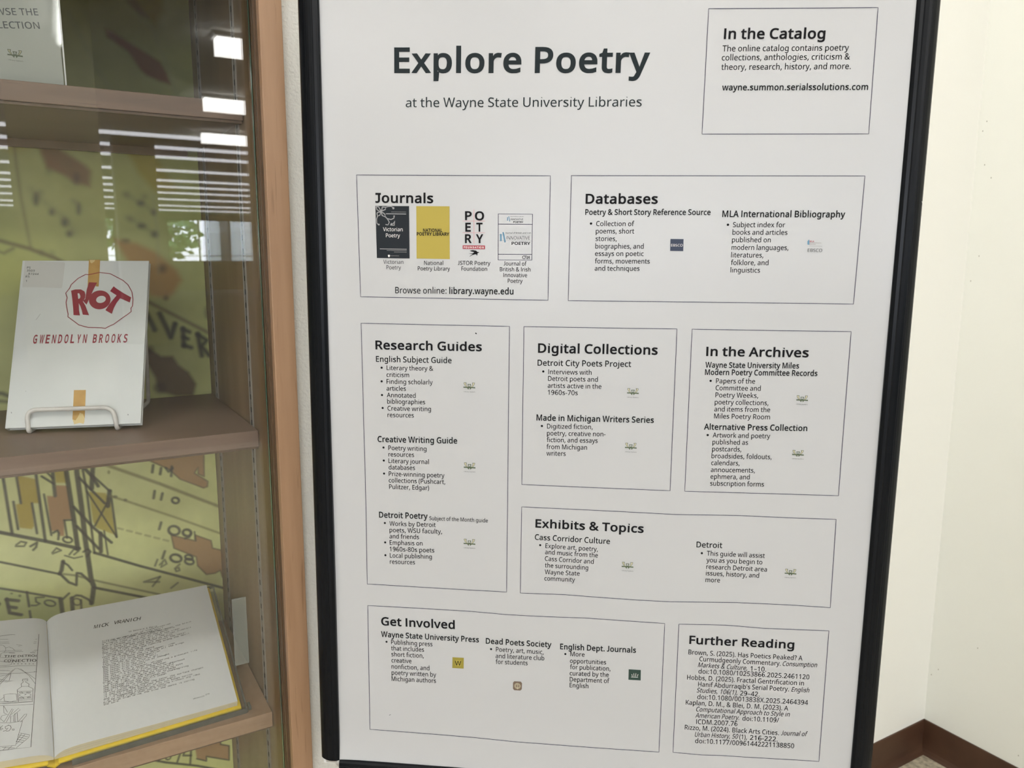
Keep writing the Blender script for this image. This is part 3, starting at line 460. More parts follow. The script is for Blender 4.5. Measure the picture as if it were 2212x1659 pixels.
# small scuffs on the right-hand wall
b = MB()
for px_, py_ in ((2132, 262), (2141, 384), (2127, 356), (2097, 607), (2115, 553), (2112, 1400), (2027, 1446), (2012, 1457), (2200, 1632), (2123, 283)):
    q = Winv(hitp(px_, py_, ORG, LV)); b.box(W, 0, .0003, q[1] - .0008, q[1] + .0008, q[2] - .0016, q[2] + .0014, 'scuff')
wr_ = next(o for o in bpy.data.objects if o.name == 'wall_right'); sc0 = link('scuff_mark', b, wr_); sc0['kind'] = 'stuff'
# ceiling lights: wide ones close by, long continuous strips further back, unseen ones added over the open floor
ORD_ = ('first', 'second', 'third')
def light(s0, s1, n, w, kind, label, group, dp=.055):
    t = thing('ceiling_light', W((s0 + s1) / 2, n, ROOM_H - .09), label, 'ceiling light', group)
    h = MB(); h.box(W, s0 - .02, s1 + .02, n - w / 2 - .02, n + w / 2 + .02, ROOM_H - .03, ROOM_H - .001, 'housing'); link('housing', h, t)
    d = MB(); d.box(W, s0, s1, n - w / 2, n + w / 2, ROOM_H - .03 - dp, ROOM_H - .03, kind); link('diffuser', d, t)
    return t
for s0, n in ((-.70, 5.33), (-1.02, 7.75), (-1.40, 10.2)):
    light(s0, s0 + 1.27, n, .12, 'diffuser_big', 'broad bright ceiling light mirrored in the case glass, %s of three going down' % ('topmost', 'second', 'lowest')[(5.33, 7.75, 10.2).index(n)], 'wide ceiling lights', .12)
for i, (s0, n) in enumerate(((.4, 3.5), (2.6, 3.5), (5.2, 3.5), (-2.6, 3.5), (2.6, 6.4), (4.8, 6.4), (-3.4, 6.4), (2.4, 8.8), (4.4, 8.8))):  # unseen lamps added to light the case and poster from the room
    light(s0, s0 + 1.24, n, .55, 'diffuser_added', 'added wide ceiling light over the floor, %s in the %s row out from the case' % (('first', 'second', 'third', 'fourth', 'first', 'second', 'third', 'first', 'second')[i], {3.5: 'nearest', 6.4: 'middle', 8.8: 'farthest'}[n]), 'added ceiling lights over the open floor')
for i, (s0, n) in enumerate(((.55, .66), (2.1, .66), (3.65, .66))):
    light(s0, s0 + 1.24, n, .22, 'diffuser_near', 'narrow ceiling light along the display case wall, %s from the corner of the room' % ORD_[i], 'narrow ceiling lights by the case wall')
ORD = 'first second third fourth fifth sixth seventh eighth ninth tenth'.split()
for i, n in enumerate((10.6, 11.8, 13.0, 15.1, 17.2, 18.8, 20.6, 23.0, 25.9, 28.4)):
    light(-8.6, 8.0, n, .10, 'diffuser', 'long thin strip light mirrored in the case glass, %s row from the top' % ORD[i], 'long strip lights at the far end', .036)

# greenery and a pale building outside the far windows
def tree(s, n, h, r, label):
    t = thing('tree', W(s, n, 0), label, 'tree')
    k = MB(); k.tube([W(s, n, 0), W(s + .05, n, h * .4), W(s, n, h * .75)], .14, 'bark', 8); link('trunk', k, t)
    c = MB(); rnd = random.Random(int(s * 7 + 50))
    for i in range(240):
        th = rnd.uniform(0, 6.283); ph = math.acos(rnd.uniform(-1, 1)); rr = r * rnd.uniform(.55, 1)
        p = W(s + rr * math.sin(ph) * math.cos(th), n + rr * math.sin(ph) * math.sin(th), h * .62 + rr * .8 * math.cos(ph)); q = rnd.uniform(.15, .3)
        a = np.array([rnd.gauss(0, 1) for _ in range(3)]); a /= np.linalg.norm(a); e = np.cross(a, [.3, .2, 1.]); e /= np.linalg.norm(e); g = np.cross(a, e)
        c.add([p + e * q, p + g * q * .6, p - e * q, p - g * q * .6], [(0, 1, 2, 3)], 'leaf')
    lo = link('foliage', c, t, fix=False); lo['kind'] = 'stuff'
tree(-3.0, 36.0, 3.6, 1.3, 'leafy green tree outside the far window, mirrored left in the case glass')
tree(-.4, 35.2, 3.8, 1.0, 'narrow green tree outside the slim far window mirrored in the case glass')
b = MB(); b.box(W, -12, -5.6, 42, 43, 0, 6, 'brick_pale'); b.box(W, -6.6, -6.2, 41.9, 42, 0, 6, 'mullion')
o = link('pale_building', b, origin=W(-8, 42, 0)); o['label'] = 'pale building outside the far windows, mirrored right in the case glass'; o['category'] = 'building'
b = MB(); b.box(W, -14, 9, 31.5, 46, -.2, -.06, 'leaf'); o = struct('lawn', b, origin=W(0, 38, 0))

# ================================================================== DISPLAY CASE
case = thing('display_case', W(2.4, -.2, 0), 'built-in wooden display case with glass doors and adjustable shelves, left of the poster', 'display case')
CT, CB, HZ = 2.03, 0.10, 1.578
b = MB(); b.box(W, ST0, CS0, -.0005, .012, 0.0, CT, 'wood'); link('stile', b, case, bevel=.0012)
b = MB(); b.box(W, CS1, CS1 + .028, -.0005, .012, 0.0, CT, 'wood'); link('stile', b, case, bevel=.0012)
b = MB(); b.box(W, CS0 + .0002, CS1, -.012, .012, HZ, CT, 'wood'); link('rail', b, case, bevel=.0012)  # unseen header, brought down low to shade the top bay
b = MB(); b.box(W, CS0 + .0002, CS1, -.46, .010, 0.0, CB, 'wood'); link('plinth', b, case, bevel=.0012)
for s0, s1 in ((ST0 + .004, CS0), (CS1, CS1 + .024)):
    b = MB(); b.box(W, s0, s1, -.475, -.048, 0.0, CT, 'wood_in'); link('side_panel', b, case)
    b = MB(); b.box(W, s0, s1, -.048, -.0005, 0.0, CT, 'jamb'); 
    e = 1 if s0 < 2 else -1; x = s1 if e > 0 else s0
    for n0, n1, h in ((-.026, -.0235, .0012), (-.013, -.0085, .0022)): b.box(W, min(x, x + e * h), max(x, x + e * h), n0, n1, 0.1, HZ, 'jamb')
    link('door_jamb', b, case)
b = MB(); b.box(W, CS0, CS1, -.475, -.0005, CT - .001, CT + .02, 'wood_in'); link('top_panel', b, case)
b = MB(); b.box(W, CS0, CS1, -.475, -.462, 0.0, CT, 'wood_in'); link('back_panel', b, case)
SF = -.095
for z, lab in ((1.4215, 'wood_h'), (.974, 'wood_h'), (.5395, 'wood_h2')):
    b = MB(); th = .0235
    b.box(W, CS0 + .0012, CS1 - .0012, -.452, SF, z - th, z, lab); link('shelf', b, case, bevel=.0008)
    # pale seam line and dark batten line that the camera sees under the shelf
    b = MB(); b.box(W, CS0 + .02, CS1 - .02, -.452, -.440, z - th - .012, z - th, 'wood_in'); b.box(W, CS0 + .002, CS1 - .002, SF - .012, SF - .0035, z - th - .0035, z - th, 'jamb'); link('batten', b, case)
# slotted metal standards let into both sides
for x, e in ((CS0, 1), (CS1, -1)):
    for n in (-.1335, -.4015):
        b = MB(); w = .0145
        b.box(W, min(x, x + e * .0012), max(x, x + e * .0012), n - w / 2, n + w / 2, CB, CT - .01, 'standard')
        for dn in (-w / 2, w / 2): b.box(W, min(x, x + e * .0022), max(x, x + e * .0022), n + dn - .0006, n + dn + .0006, CB, CT - .01, 'standard_edge')
        so = link('shelf_standard', b, case)
        sl = MB(); z = CB + .02
        while z < CT - .03:
            sl.box(W, min(x + e * .0012, x + e * .0015), max(x + e * .0012, x + e * .0015), n - .0022, n + .0022, z, z + .0075, 'slot'); z += .0190
        q = link('slots', sl, so); q['kind'] = 'stuff'
# sliding glass doors
def pane(s0, s1, n, z0, z1, nm):
    mb = MB(); th = .0055
    c = [W(s, m, z) for s in (s0, s1) for m in (n - th / 2, n + th / 2) for z in (z0, z1)]
    mb.add(c, [(0, 4, 5, 1), (2, 3, 7, 6)], 'glass'); mb.add(c, [(0, 1, 3, 2), (4, 6, 7, 5), (0, 2, 6, 4), (1, 5, 7, 3)], 'glass_edge')
    return link(nm, mb, case)
gd = pane(1.5590, 2.46, -.0375, CB + .012, HZ + .01, 'glass_door')
pane(2.40, CS1 - .001, -.052, CB + .012, HZ + .01, 'glass_door')
b = MB(); b.box(W, 1.6010, 1.6193, -.0347, -.0310, .6605, .7570, 'frosted'); pl = link('finger_pull', b, gd, bevel=.0006); pl['label'] = 'frosted rectangular finger pull'
for n in (-.030, -.0445, -.059):
    b = MB(); b.box(W, CS0, CS1, n - .0008, n + .0008, CB, CB + .012, 'steel'); link('door_track', b, case)

# ---- enlarged street map mounted on the back of the case: print colours and upper-bay shade painted on a fine sheet
MN = -.4605
P0m = W(0, MN, 0)
def mp(px, py):
    q = Winv(hitp(px, py, P0m, NV)); return np.array([q[0], q[2]])
SS = np.concatenate([np.arange(CS0 + .0008, 2.03, .0015), np.linspace(2.035, CS1 - .002, 90)])
ZZ = np.arange(CB, CT - .01, .0015)
GS, GZ = np.meshgrid(SS, ZZ, indexing='ij')
rng = np.random.default_rng(3)
def smooth_noise(sc):
    a = rng.normal(size=(40, 60)); from_s = (GS - 1.5) / sc; from_z = GZ / sc
    i = np.floor(from_s).astype(int) % 40; j = np.floor(from_z).astype(int) % 60; fs = from_s % 1; fz = from_z % 1
    fs = fs * fs * (3 - 2 * fs); fz = fz * fz * (3 - 2 * fz); i1 = (i + 1) % 40; j1 = (j + 1) % 60
    return (a[i, j] * (1 - fs) * (1 - fz) + a[i1, j] * fs * (1 - fz) + a[i, j1] * (1 - fs) * fz + a[i1, j1] * fs * fz)
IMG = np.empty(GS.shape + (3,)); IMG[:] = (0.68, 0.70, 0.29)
IMG *= (1 - .36 * np.clip((GZ - .90) / .12, 0, 1))[..., None]  # darker print above, with the shade of the upper bays painted in
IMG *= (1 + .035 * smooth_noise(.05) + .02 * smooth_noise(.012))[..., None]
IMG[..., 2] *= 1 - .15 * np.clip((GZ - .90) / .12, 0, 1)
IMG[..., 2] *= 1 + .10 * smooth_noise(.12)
PXM = 1 / 1060.0
def blend(mask_fn, pts, pad, col, alpha):
    lo = pts.min(0) - pad; hi = pts.max(0) + pad
    i0, i1 = np.searchsorted(SS, [lo[0], hi[0]]); j0, j1 = np.searchsorted(ZZ, [lo[1], hi[1]])
    if i1 <= i0 or j1 <= j0: return
    A = (mask_fn(GS[i0:i1, j0:j1], GZ[i0:i1, j0:j1]) * alpha)[..., None]
    IMG[i0:i1, j0:j1] = IMG[i0:i1, j0:j1] * (1 - A) + np.array(col) * A
def sstep(d, soft): t = np.clip(.5 - d / (2 * soft), 0, 1); return t * t * (3 - 2 * t)
def mline(pts, w, col=(.03, .028, .018), soft=1.6, alpha=.95):
    P = np.array([mp(*p) for p in pts]); w *= PXM; soft *= PXM
    def f(X, Y):
        d = np.full(X.shape, 1e9)
        for a, c in zip(P, P[1:]):
            v = c - a; t = np.clip(((X - a[0]) * v[0] + (Y - a[1]) * v[1]) / (v @ v + 1e-12), 0, 1)
            d = np.minimum(d, np.hypot(X - a[0] - t * v[0], Y - a[1] - t * v[1]))
        return sstep(d - w / 2, soft)
    blend(f, P, w + soft * 2, col, alpha)
def mpoly(pts, col, soft=2.0, alpha=.9):
    P = np.array([mp(*p) for p in pts]); soft *= PXM
    def f(X, Y):
        ins = np.zeros(X.shape, bool); d = np.full(X.shape, 1e9)
        for a, c in zip(P, np.roll(P, -1, 0)):
            v = c - a; t = np.clip(((X - a[0]) * v[0] + (Y - a[1]) * v[1]) / (v @ v + 1e-12), 0, 1)
            d = np.minimum(d, np.hypot(X - a[0] - t * v[0], Y - a[1] - t * v[1]))
            cond = (a[1] > Y) != (c[1] > Y)
            with np.errstate(divide='ignore', invalid='ignore'): xi = (c[0] - a[0]) * (Y - a[1]) / (c[1] - a[1]) + a[0]
            ins ^= cond & (X < xi)
        return sstep(np.where(ins, -d, d), soft)
    blend(f, P, soft * 2, col, alpha)
def mell(cx, cy, rx, ry, w, col=(.03, .028, .018), soft=1.6, alpha=.95, rot=.2, a0=0, a1=6.283):
    mline([(cx + rx * math.cos(t) * math.cos(rot) - ry * math.sin(t) * math.sin(rot), cy + rx * math.cos(t) * math.sin(rot) + ry * math.sin(t) * math.cos(rot)) for t in np.linspace(a0, a1, 18)], w, col, soft, alpha)
def mblob(cx, cy, rx, ry, col, soft=7, alpha=.75): mpoly([(cx + rx * math.cos(t), cy + ry * math.sin(t)) for t in np.linspace(0, 5.9, 14)], col, soft, alpha)
ORA = (.40, .20, .085); YEL = (.46, .33, .012); BRN = (.20, .17, .06); KK = (.03, .028, .018); DBR = (.11, .058, .015); BLU = (.035, .038, .04)
# bay below the middle shelf
mpoly([(-60, 1255), (100, 1290), (133, 1294), (137, 1360), (-60, 1400)], (.32, .42, .17), 8, .55)
mpoly([(35, 1026), (77, 1035), (85, 1087), (69, 1087), (74, 1136), (69, 1143), (42, 1140), (34, 1090), (45, 1087)], YEL)
mpoly([(116, 1010), (142, 1013), (145, 1043), (120, 1043)], YEL, 3, .8)
mpoly([(120, 1048), (146, 1049), (156, 1121), (139, 1124), (139, 1158), (129, 1158), (126, 1147), (110, 1147), (101, 1071), (119, 1072)], ORA)
mpoly([(192, 1062), (228, 1065), (239, 1081), (250, 1156), (208, 1140), (201, 1127)], (.45, .36, .05))
for p, w in (([(6, 1000), (6, 1027), (26, 1152)], 5), ([(-80, 1133), (0, 1150), (98, 1169), (171, 1185)], 6.5), ([(33, 1005), (35, 1026), (45, 1087)], 4), ([(29, 1084), (39, 1143)], 4), ([(69, 1087), (80, 1152)], 4),
             ([(74, 1000), (77, 1020), (98, 1169)], 5), ([(95, 1068), (111, 1156)], 3.5), ([(112, 1005), (119, 1071)], 6), ([(90, 1029), (116, 1045)], 4), ([(98, 1017), (114, 1033)], 3.5),
             ([(141, 1000), (142, 1011), (159, 1120), (168, 1185)], 8), ([(165, 1000), (166, 1020), (178, 1110), (184, 1165), (189.5, 1200), (197, 1252), (202.5, 1266), (201, 1282), (198, 1303)], 8.5),
             ([(177, 1005), (188, 1065), (204, 1194)], 4), ([(201, 1000), (198, 1055)], 8), ([(171, 1032), (226, 1087)], 4.5), ([(159, 1095), (202, 1140), (241, 1172)], 5), ([(166, 1137), (213, 1185)], 5),
             ([(202, 1029), (237, 1061)], 4), ([(237, 1061), (233, 1093)], 8), ([(240, 1072), (252, 1160)], 4), ([(205, 1136), (231, 1087)], 3.5), ([(188, 1062), (252, 1160)], 3), ([(204, 1194), (300, 1222), (433, 1257), (486, 1271)], 5),
             ([(217, 1152), (218, 1192)], 7), ([(225, 1147), (233, 1198)], 3), ([(139, 1124), (156, 1123)], 3.5), ([(139, 1124), (145, 1162)], 3.5), ([(180, 1009), (200, 1030), (212, 1050)], 6),
             ([(115, 1151), (124, 1146), (127, 1152), (126, 1165)], 4), ([(35, 1177), (45, 1170), (57, 1172), (52, 1180), (34, 1180)], 3), ([(66, 1180), (80, 1172), (78, 1182), (72, 1188)], 4),
             ([(113, 1194), (122, 1184), (132, 1189), (114, 1196)], 3), ([(150, 1198), (160, 1186), (170, 1190), (160, 1198)], 3), ([(180, 1192), (190, 1186), (196, 1192), (188, 1202)], 3.5), ([(140, 1200), (160, 1206), (178, 1202)], 2.5),
             ([(-60, 1201), (0, 1214), (60, 1226), (129, 1240)], 4), ([(136, 1213), (133, 1232), (129, 1239)], 7), ([(136, 1214), (147, 1221), (156, 1232)], 3.5), ([(129, 1239), (149, 1258), (165, 1264), (166, 1238), (175, 1239), (194, 1256)], 4.5),
             ([(202, 1269), (320, 1292), (360, 1300)], 5), ([(-60, 1262), (0, 1271), (52, 1279), (129, 1292)], 4), ([(58, 1279), (63, 1310)], 4), ([(64, 1320), (68, 1345)], 4),
             ([(14, 1294), (21, 1324), (46, 1328)], 6), ([(14, 1295), (40, 1298)], 6), ([(20, 1311), (35, 1313)], 6), ([(-14, 1290), (-2, 1305), (-12, 1320)], 6), ([(95, 1290), (77, 1291), (78, 1300), (86, 1304), (78, 1308), (68, 1308)], 3),
             ([(131, 1294), (137, 1340)], 7.5), ([(155, 1292), (158, 1330)], 7), ([(155, 1292), (165, 1286), (175, 1287), (191, 1295), (198, 1303)], 4), ([(136, 1294), (149, 1282)], 4), ([(175, 1296), (176, 1320)], 3.5)):
    mline(p, w, KK, 1.6, .92)
mell(146, 1166, 10, 6, 3.5); mell(108, 1303, 12, 6, 3); mell(166, 1300, 9, 7, 2.6)
mblob(25, 1282, 3, 2, KK, 1.5); mblob(43, 1287, 3.5, 3, KK, 1.5)
for p in ([(137, 1240), (163, 1243), (201, 1253), (260, 1266), (345, 1284)],): mline(p, 3.5, (.10, .085, .04), 2.2, .8)
mline([(212, 995), (228, 1004), (345, 1045), (468, 1092), (500, 1105)], 6, BRN, 2.5, .8); mline([(240, 1072), (275, 1083), (380, 1118), (475, 1152), (500, 1160)], 4, BRN, 2.5, .75)
for a in np.linspace(0, 1, 7)[:-1]: mline([(255 + 118 * a, 1141 + 30 * a), (265 + 118 * a, 1143.5 + 30 * a)], 4, (.25, .23, .10), 2, .6)
mblob(235, 1020, 3, 4, BRN, 2); mblob(249, 1073, 5, 3, (.1, .09, .05), 2); mblob(271, 1080, 4, 3, (.1, .09, .05), 2)
OUT = (.10, .05, .02)
def bld(pts): mpoly(pts, ORA, 1.8, .85); mline(pts + [pts[0]], 3, OUT, 1.6, .7)
bld([(300, 985), (440, 965), (441, 1029), (428, 1024), (428, 1010), (420, 1022), (449, 1040), (448, 1051), (440, 1054), (389, 1035), (364, 1013)])
bld([(370, 1156), (421, 1168), (422, 1156), (456, 1168), (459, 1184), (500, 1194), (500, 1247), (481, 1247), (476, 1232), (465, 1238), (446, 1241), (427, 1222), (424, 1203), (376, 1184)])
for p, w in (([(331, 1005), (329, 1020)], 5), ([(348, 1011), (346, 1024)], 5), ([(358, 1011), (364, 1019), (373, 1012)], 4.5), ([(371, 1008), (370, 1028)], 5), ([(334, 1061), (332, 1076)], 5), ([(351, 1066), (348, 1079)], 5),
             ([(348, 1129), (344, 1143)], 5), ([(412, 1153), (409, 1160), (400, 1163)], 4.5), ([(420, 1149), (423, 1168)], 3), ([(356, 1191), (351, 1206)], 5), ([(340, 1209), (335, 1222)], 3.5), ([(388, 1219), (378, 1228), (381, 1234), (388, 1232), (386, 1226), (379, 1229)], 3.5),
             ([(345, 1220), (356, 1209), (360, 1218), (348, 1225), (352, 1212)], 3), ([(345, 1246), (311, 1257), (344, 1257)], 3.5), ([(346, 1246), (330, 1266)], 3.5), ([(384, 1259), (370, 1270)], 3.5)):
    mline(p, w, (.06, .055, .035), 2.0, .88)
mell(379, 1081, 7.5, 6, 4.5, (.06, .055, .035), 2); mell(376, 1146, 12, 9.5, 5, (.06, .055, .035), 2); mell(404, 1151, 9, 7, 5, (.06, .055, .035), 2)
mell(380, 1206, 12, 8, 5, (.06, .055, .035), 2); mell(408, 1204, 8, 5, 4.5, (.06, .055, .035), 2); mell(409, 1213, 9.5, 6, 4.5, (.06, .055, .035), 2)
# bay under the lowest shelf
mpoly([(420, 1605), (474, 1592), (477, 1608), (495, 1611), (495, 1642), (446, 1634), (446, 1644), (425, 1639)], ORA, 1.8, .85)
mline([(474, 1592), (477, 1608), (495, 1611), (495, 1642), (446, 1634), (446, 1644), (425, 1639)], 3, KK, 1.5, .85)
mline([(300, 1637), (325, 1641), (359, 1647), (425, 1654), (470, 1662)], 4.5, KK, 1.6, .9)
for p in ([(343, 1643), (352, 1622)], [(380, 1625), (392, 1620), (383, 1646)], [(400, 1618), (396, 1632), (413, 1632)], [(413, 1615), (411, 1650)], [(331, 1626), (338, 1622), (330, 1640)]): mline(p, 4, KK, 1.6, .85)
mell(363, 1634, 6, 7, 3)
# middle bay
mpoly([(54, 285), (135, 285), (135, 325), (187, 358), (196, 370), (194, 403), (163, 396), (138, 379), (101, 362), (90, 332), (82, 314)], (.22, .10, .05), 8, .85)
mpoly([(92, 330), (125, 335), (140, 372), (104, 362)], (.27, .14, .06), 8, .6)
mblob(30, 310, 30, 16, (.42, .34, .06), 12, .7); mblob(165, 385, 7, 12, (.10, .06, .05), 7, .6)
for x, y, a, c in ((78, 430, 6, 13), (112, 458, 5, 6), (140, 480, 7, 9), (170, 450, 4, 12), (150, 505, 6, 6), (304, 439, 7, 5), (332, 459, 4, 5), (306, 488, 8, 5), (334, 506, 6, 6)): mblob(x, y, a, c, BLU, 7, .8)
for x, y in ((274, 420), (281, 473), (88, 415), (105, 370), (160, 435), (90, 545), (112, 548), (312, 425)): mblob(x, y, 5, 5, (.16, .15, .08), 8, .5)
mline([(70, 410), (100, 440), (140, 470), (160, 500)], 8, (.22, .21, .11), 9, .4); mline([(270, 420), (300, 435), (330, 455)], 6, (.2, .2, .1), 8, .4); mline([(275, 470), (305, 485), (335, 508)], 6, (.2, .2, .1), 8, .4)
mpoly([(270, 318), (320, 312), (350, 360), (385, 412), (362, 418), (334, 412), (300, 375)], (.42, .33, .03), 9, .75)
mpoly([(245, 515), (295, 525), (334, 543), (383, 584), (393, 605), (376, 633), (362, 645), (325, 640), (300, 600), (262, 545)], (.40, .20, .06), 9, .8)
mblob(351, 580, 9, 9, (.06, .05, .04), 7, .6); mblob(272, 520, 8, 5, (.1, .07, .04), 6, .6)
mline([(-40, 510), (0, 520), (63, 537), (120, 558), (200, 600), (320, 652), (449, 718), (470, 730)], 7, (.14, .11, .05), 4, .75); mline([(28, 290), (34, 345), (46, 430), (66, 534)], 4, (.20, .17, .08), 5, .6)
mline([(-40, 530), (8, 547), (28, 537)], 5, (.12, .1, .05), 4, .6); mline([(330, 425), (340, 500), (342, 590)], 3, (.3, .3, .2), 6, .3)
for p, w in (([(312, 668), (334, 712)], 10), ([(345, 678), (369, 728), (378, 700)], 10), ([(395, 710), (397, 747)], 9), ([(395, 711), (409, 717)], 8), ([(396, 728), (406, 732)], 7), ([(397, 746), (413, 751)], 8),
             ([(427, 722), (436, 768)], 9), ([(427, 722), (446, 735), (436, 748), (452, 768)], 8)): mline(p, w, (.035, .032, .018), 4, .9)
mblob(358, 644, 5, 5, (.08, .07, .03), 5, .7); mblob(447, 675, 6, 14, (.10, .1, .06), 5, .6)
mpoly([(300, 745), (323, 752), (348, 769), (373, 769), (386, 788), (408, 804), (424, 829), (418, 856), (380, 856), (342, 846), (335, 816), (320, 790), (300, 785)], DBR, 5, .95)
mblob(345, 838, 14, 12, (.05, .028, .008), 6, .7); mblob(325, 755, 8, 9, (.05, .03, .01), 5, .6); mline([(-30, 848), (5, 850), (20, 856)], 7, (.05, .05, .03), 4, .8); mline([(-30, 864), (18, 868)], 6, (.06, .06, .03), 4, .7)
# top bay
mpoly([(262, -30), (330, -60), (349, 0), (353, 25), (335, 54), (320, 41), (295, 20)], (.36, .27, .012), 9, .85)
mpoly([(250, -30), (275, 10), (305, 36), (320, 38), (300, 8), (280, -20)], (.24, .13, .07), 7, .6)
mpoly([(228, 63), (240, 66), (285, 95), (325, 120), (345, 133), (361, 158), (368, 182), (345, 176), (316, 163), (304, 152), (278, 114), (231, 79)], (.24, .085, .045), 6, .92)
mline([(150, 30), (210, 150), (240, 200)], 5, (.32, .33, .2), 10, .35); mline([(330, 60), (380, 200)], 4, (.32, .33, .2), 9, .3)
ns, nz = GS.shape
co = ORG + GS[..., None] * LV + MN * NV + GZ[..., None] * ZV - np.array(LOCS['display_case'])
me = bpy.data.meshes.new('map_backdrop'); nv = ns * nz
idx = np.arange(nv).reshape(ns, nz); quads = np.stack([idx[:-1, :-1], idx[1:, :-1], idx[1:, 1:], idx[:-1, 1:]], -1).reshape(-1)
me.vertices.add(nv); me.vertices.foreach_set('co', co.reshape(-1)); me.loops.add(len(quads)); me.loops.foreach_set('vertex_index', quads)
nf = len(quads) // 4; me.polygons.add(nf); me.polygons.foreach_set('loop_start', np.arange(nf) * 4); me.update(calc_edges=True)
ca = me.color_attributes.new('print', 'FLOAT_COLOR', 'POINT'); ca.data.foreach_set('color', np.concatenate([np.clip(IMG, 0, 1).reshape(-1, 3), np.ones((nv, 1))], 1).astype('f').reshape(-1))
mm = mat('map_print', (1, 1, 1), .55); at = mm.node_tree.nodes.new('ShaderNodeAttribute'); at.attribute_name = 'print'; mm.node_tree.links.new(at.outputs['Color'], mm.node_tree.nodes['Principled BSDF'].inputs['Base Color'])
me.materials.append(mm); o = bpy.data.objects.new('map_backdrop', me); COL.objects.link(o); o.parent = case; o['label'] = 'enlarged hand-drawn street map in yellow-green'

# ================================================================== WHITE BOOK ON A WIRE EASEL (middle shelf)
ZB = .983
BLp = hitp(13, 925.6, W(0, 0, ZB), ZV); BRp = hitp(304, 914.6, W(0, 0, ZB), ZV)
ex = BRp - BLp; bw = np.linalg.norm(ex); ex /= bw
hd = np.cross(ZV, ex); hd /= np.linalg.norm(hd)                # horizontal, pointing back into the case
if hd @ NV > 0: hd = -hd
TRp = hitp(322, 563, BRp, ex); ey = TRp - BRp; bh = np.linalg.norm(ey); ey /= bh
ez = np.cross(ex, ey); ez /= np.linalg.norm(ez)
if ez @ NV < 0: ez = -ez                                       # out of the cover, to the viewer
def B3(x, y, h=0.0): return BLp + ex * x + ey * y + ez * h
def bpx(px, py): p = hitp(px, py, BLp, ez) - BLp; return np.array([p @ ex, p @ ey])
book = thing('hardcover_book', B3(bw / 2, 0, -.006), 'white hardcover book with red lettering leaning on a white wire easel', 'book')
b = MB(); b.box(B3, 0, bw, 0, bh, -.0026, 0, 'book_white'); link('front_cover', b, book, bevel=.0008)
b = MB(); b.box(B3, 0.001, bw, 0, bh, -.0112, -.0086, 'book_white'); link('back_cover', b, book, bevel=.0008)
b = MB(); b.box(B3, -.0016, 0.0012, 0, bh, -.0112, -.0001, 'book_white'); link('spine', b, book, bevel=.0008)
b = MB(); b.box(B3, .001, bw - .004, .0025, bh - .0025, -.0086, -.0026, 'book_edge'); link('pages', b, book)
z6 = lambda pts: [bpx(x / 6.506, 540 + y / 6.506) for x, y in pts]
def flat(mb, S, pts, m, lift): mb.poly([S(p[0], p[1], lift) for p in pts], m)
b = MB()
Rp = z6([(1000, 573), (1060, 556), (1140, 556), (1190, 585), (1203, 630), (1197, 680), (1165, 722), (1200, 780), (1225, 850), (1253, 918), (1165, 910), (1150, 850), (1130, 790), (1108, 750), (1112, 850), (1125, 922), (1035, 916), (1030, 830), (1020, 720), (1010, 640)])
flat(b, B3, Rp, 'book_red', .00045); flat(b, B3, z6([(1092, 612), (1115, 612), (1132, 650), (1125, 680), (1102, 692)]), 'book_white', .0006)
flat(b, B3, z6([(1252, 455), (1365, 460), (1310, 570), (1260, 680), (1217, 770), (1165, 715), (1200, 690), (1220, 560)]), 'book_red', .00045)
flat(b, B3, z6([(1403 + 152 * math.cos(t) - 6 * math.sin(t), 703 + 133 * math.sin(t)) for t in np.linspace(0, 6.1, 26)]), 'book_red', .00047)
flat(b, B3, z6([(1421 + 68 * math.cos(t), 697 + 50 * math.sin(t) - 8 * math.cos(t)) for t in np.linspace(0, 6.1, 22)]), 'book_white', .0006)
flat(b, B3, z6([(1598, 512), (1640, 545), (1740, 610), (1845, 668), (1825, 740), (1690, 680), (1640, 745), (1600, 820), (1572, 900), (1483, 848), (1540, 760), (1640, 640), (1548, 580)]), 'book_red', .00049)
t_ = link('lettering', b, book, fix=False); t_['label'] = 'hand-drawn red title reading RIOT'
b = MB()
ring = z6([(925, 608), (980, 540), (1000, 490), (1100, 400), (1205, 345), (1240, 350), (1400, 318), (1550, 335), (1730, 430), (1800, 490), (1855, 590), (1870, 700), (1862, 790), (1840, 820), (1845, 868), (1790, 910), (1730, 950), (1600, 1045), (1540, 1070), (1480, 1105), (1430, 1095), (1240, 1090), (1200, 1080), (1110, 1055), (1050, 1010), (955, 940), (960, 905), (945, 840), (930, 740), (945, 670)])
ribbon(b, B3, ring, .0011, 'book_red', True, 0, .0005); link('title_ring', b, book, fix=False)
b = MB(); p0 = bpx(70.7, 741.7); p1 = bpx(276.7, 739.4); L_ = (p1 - p0); st = [('GWENDOLYN', 0, .568), ('BROOKS', .622, 1.0)]
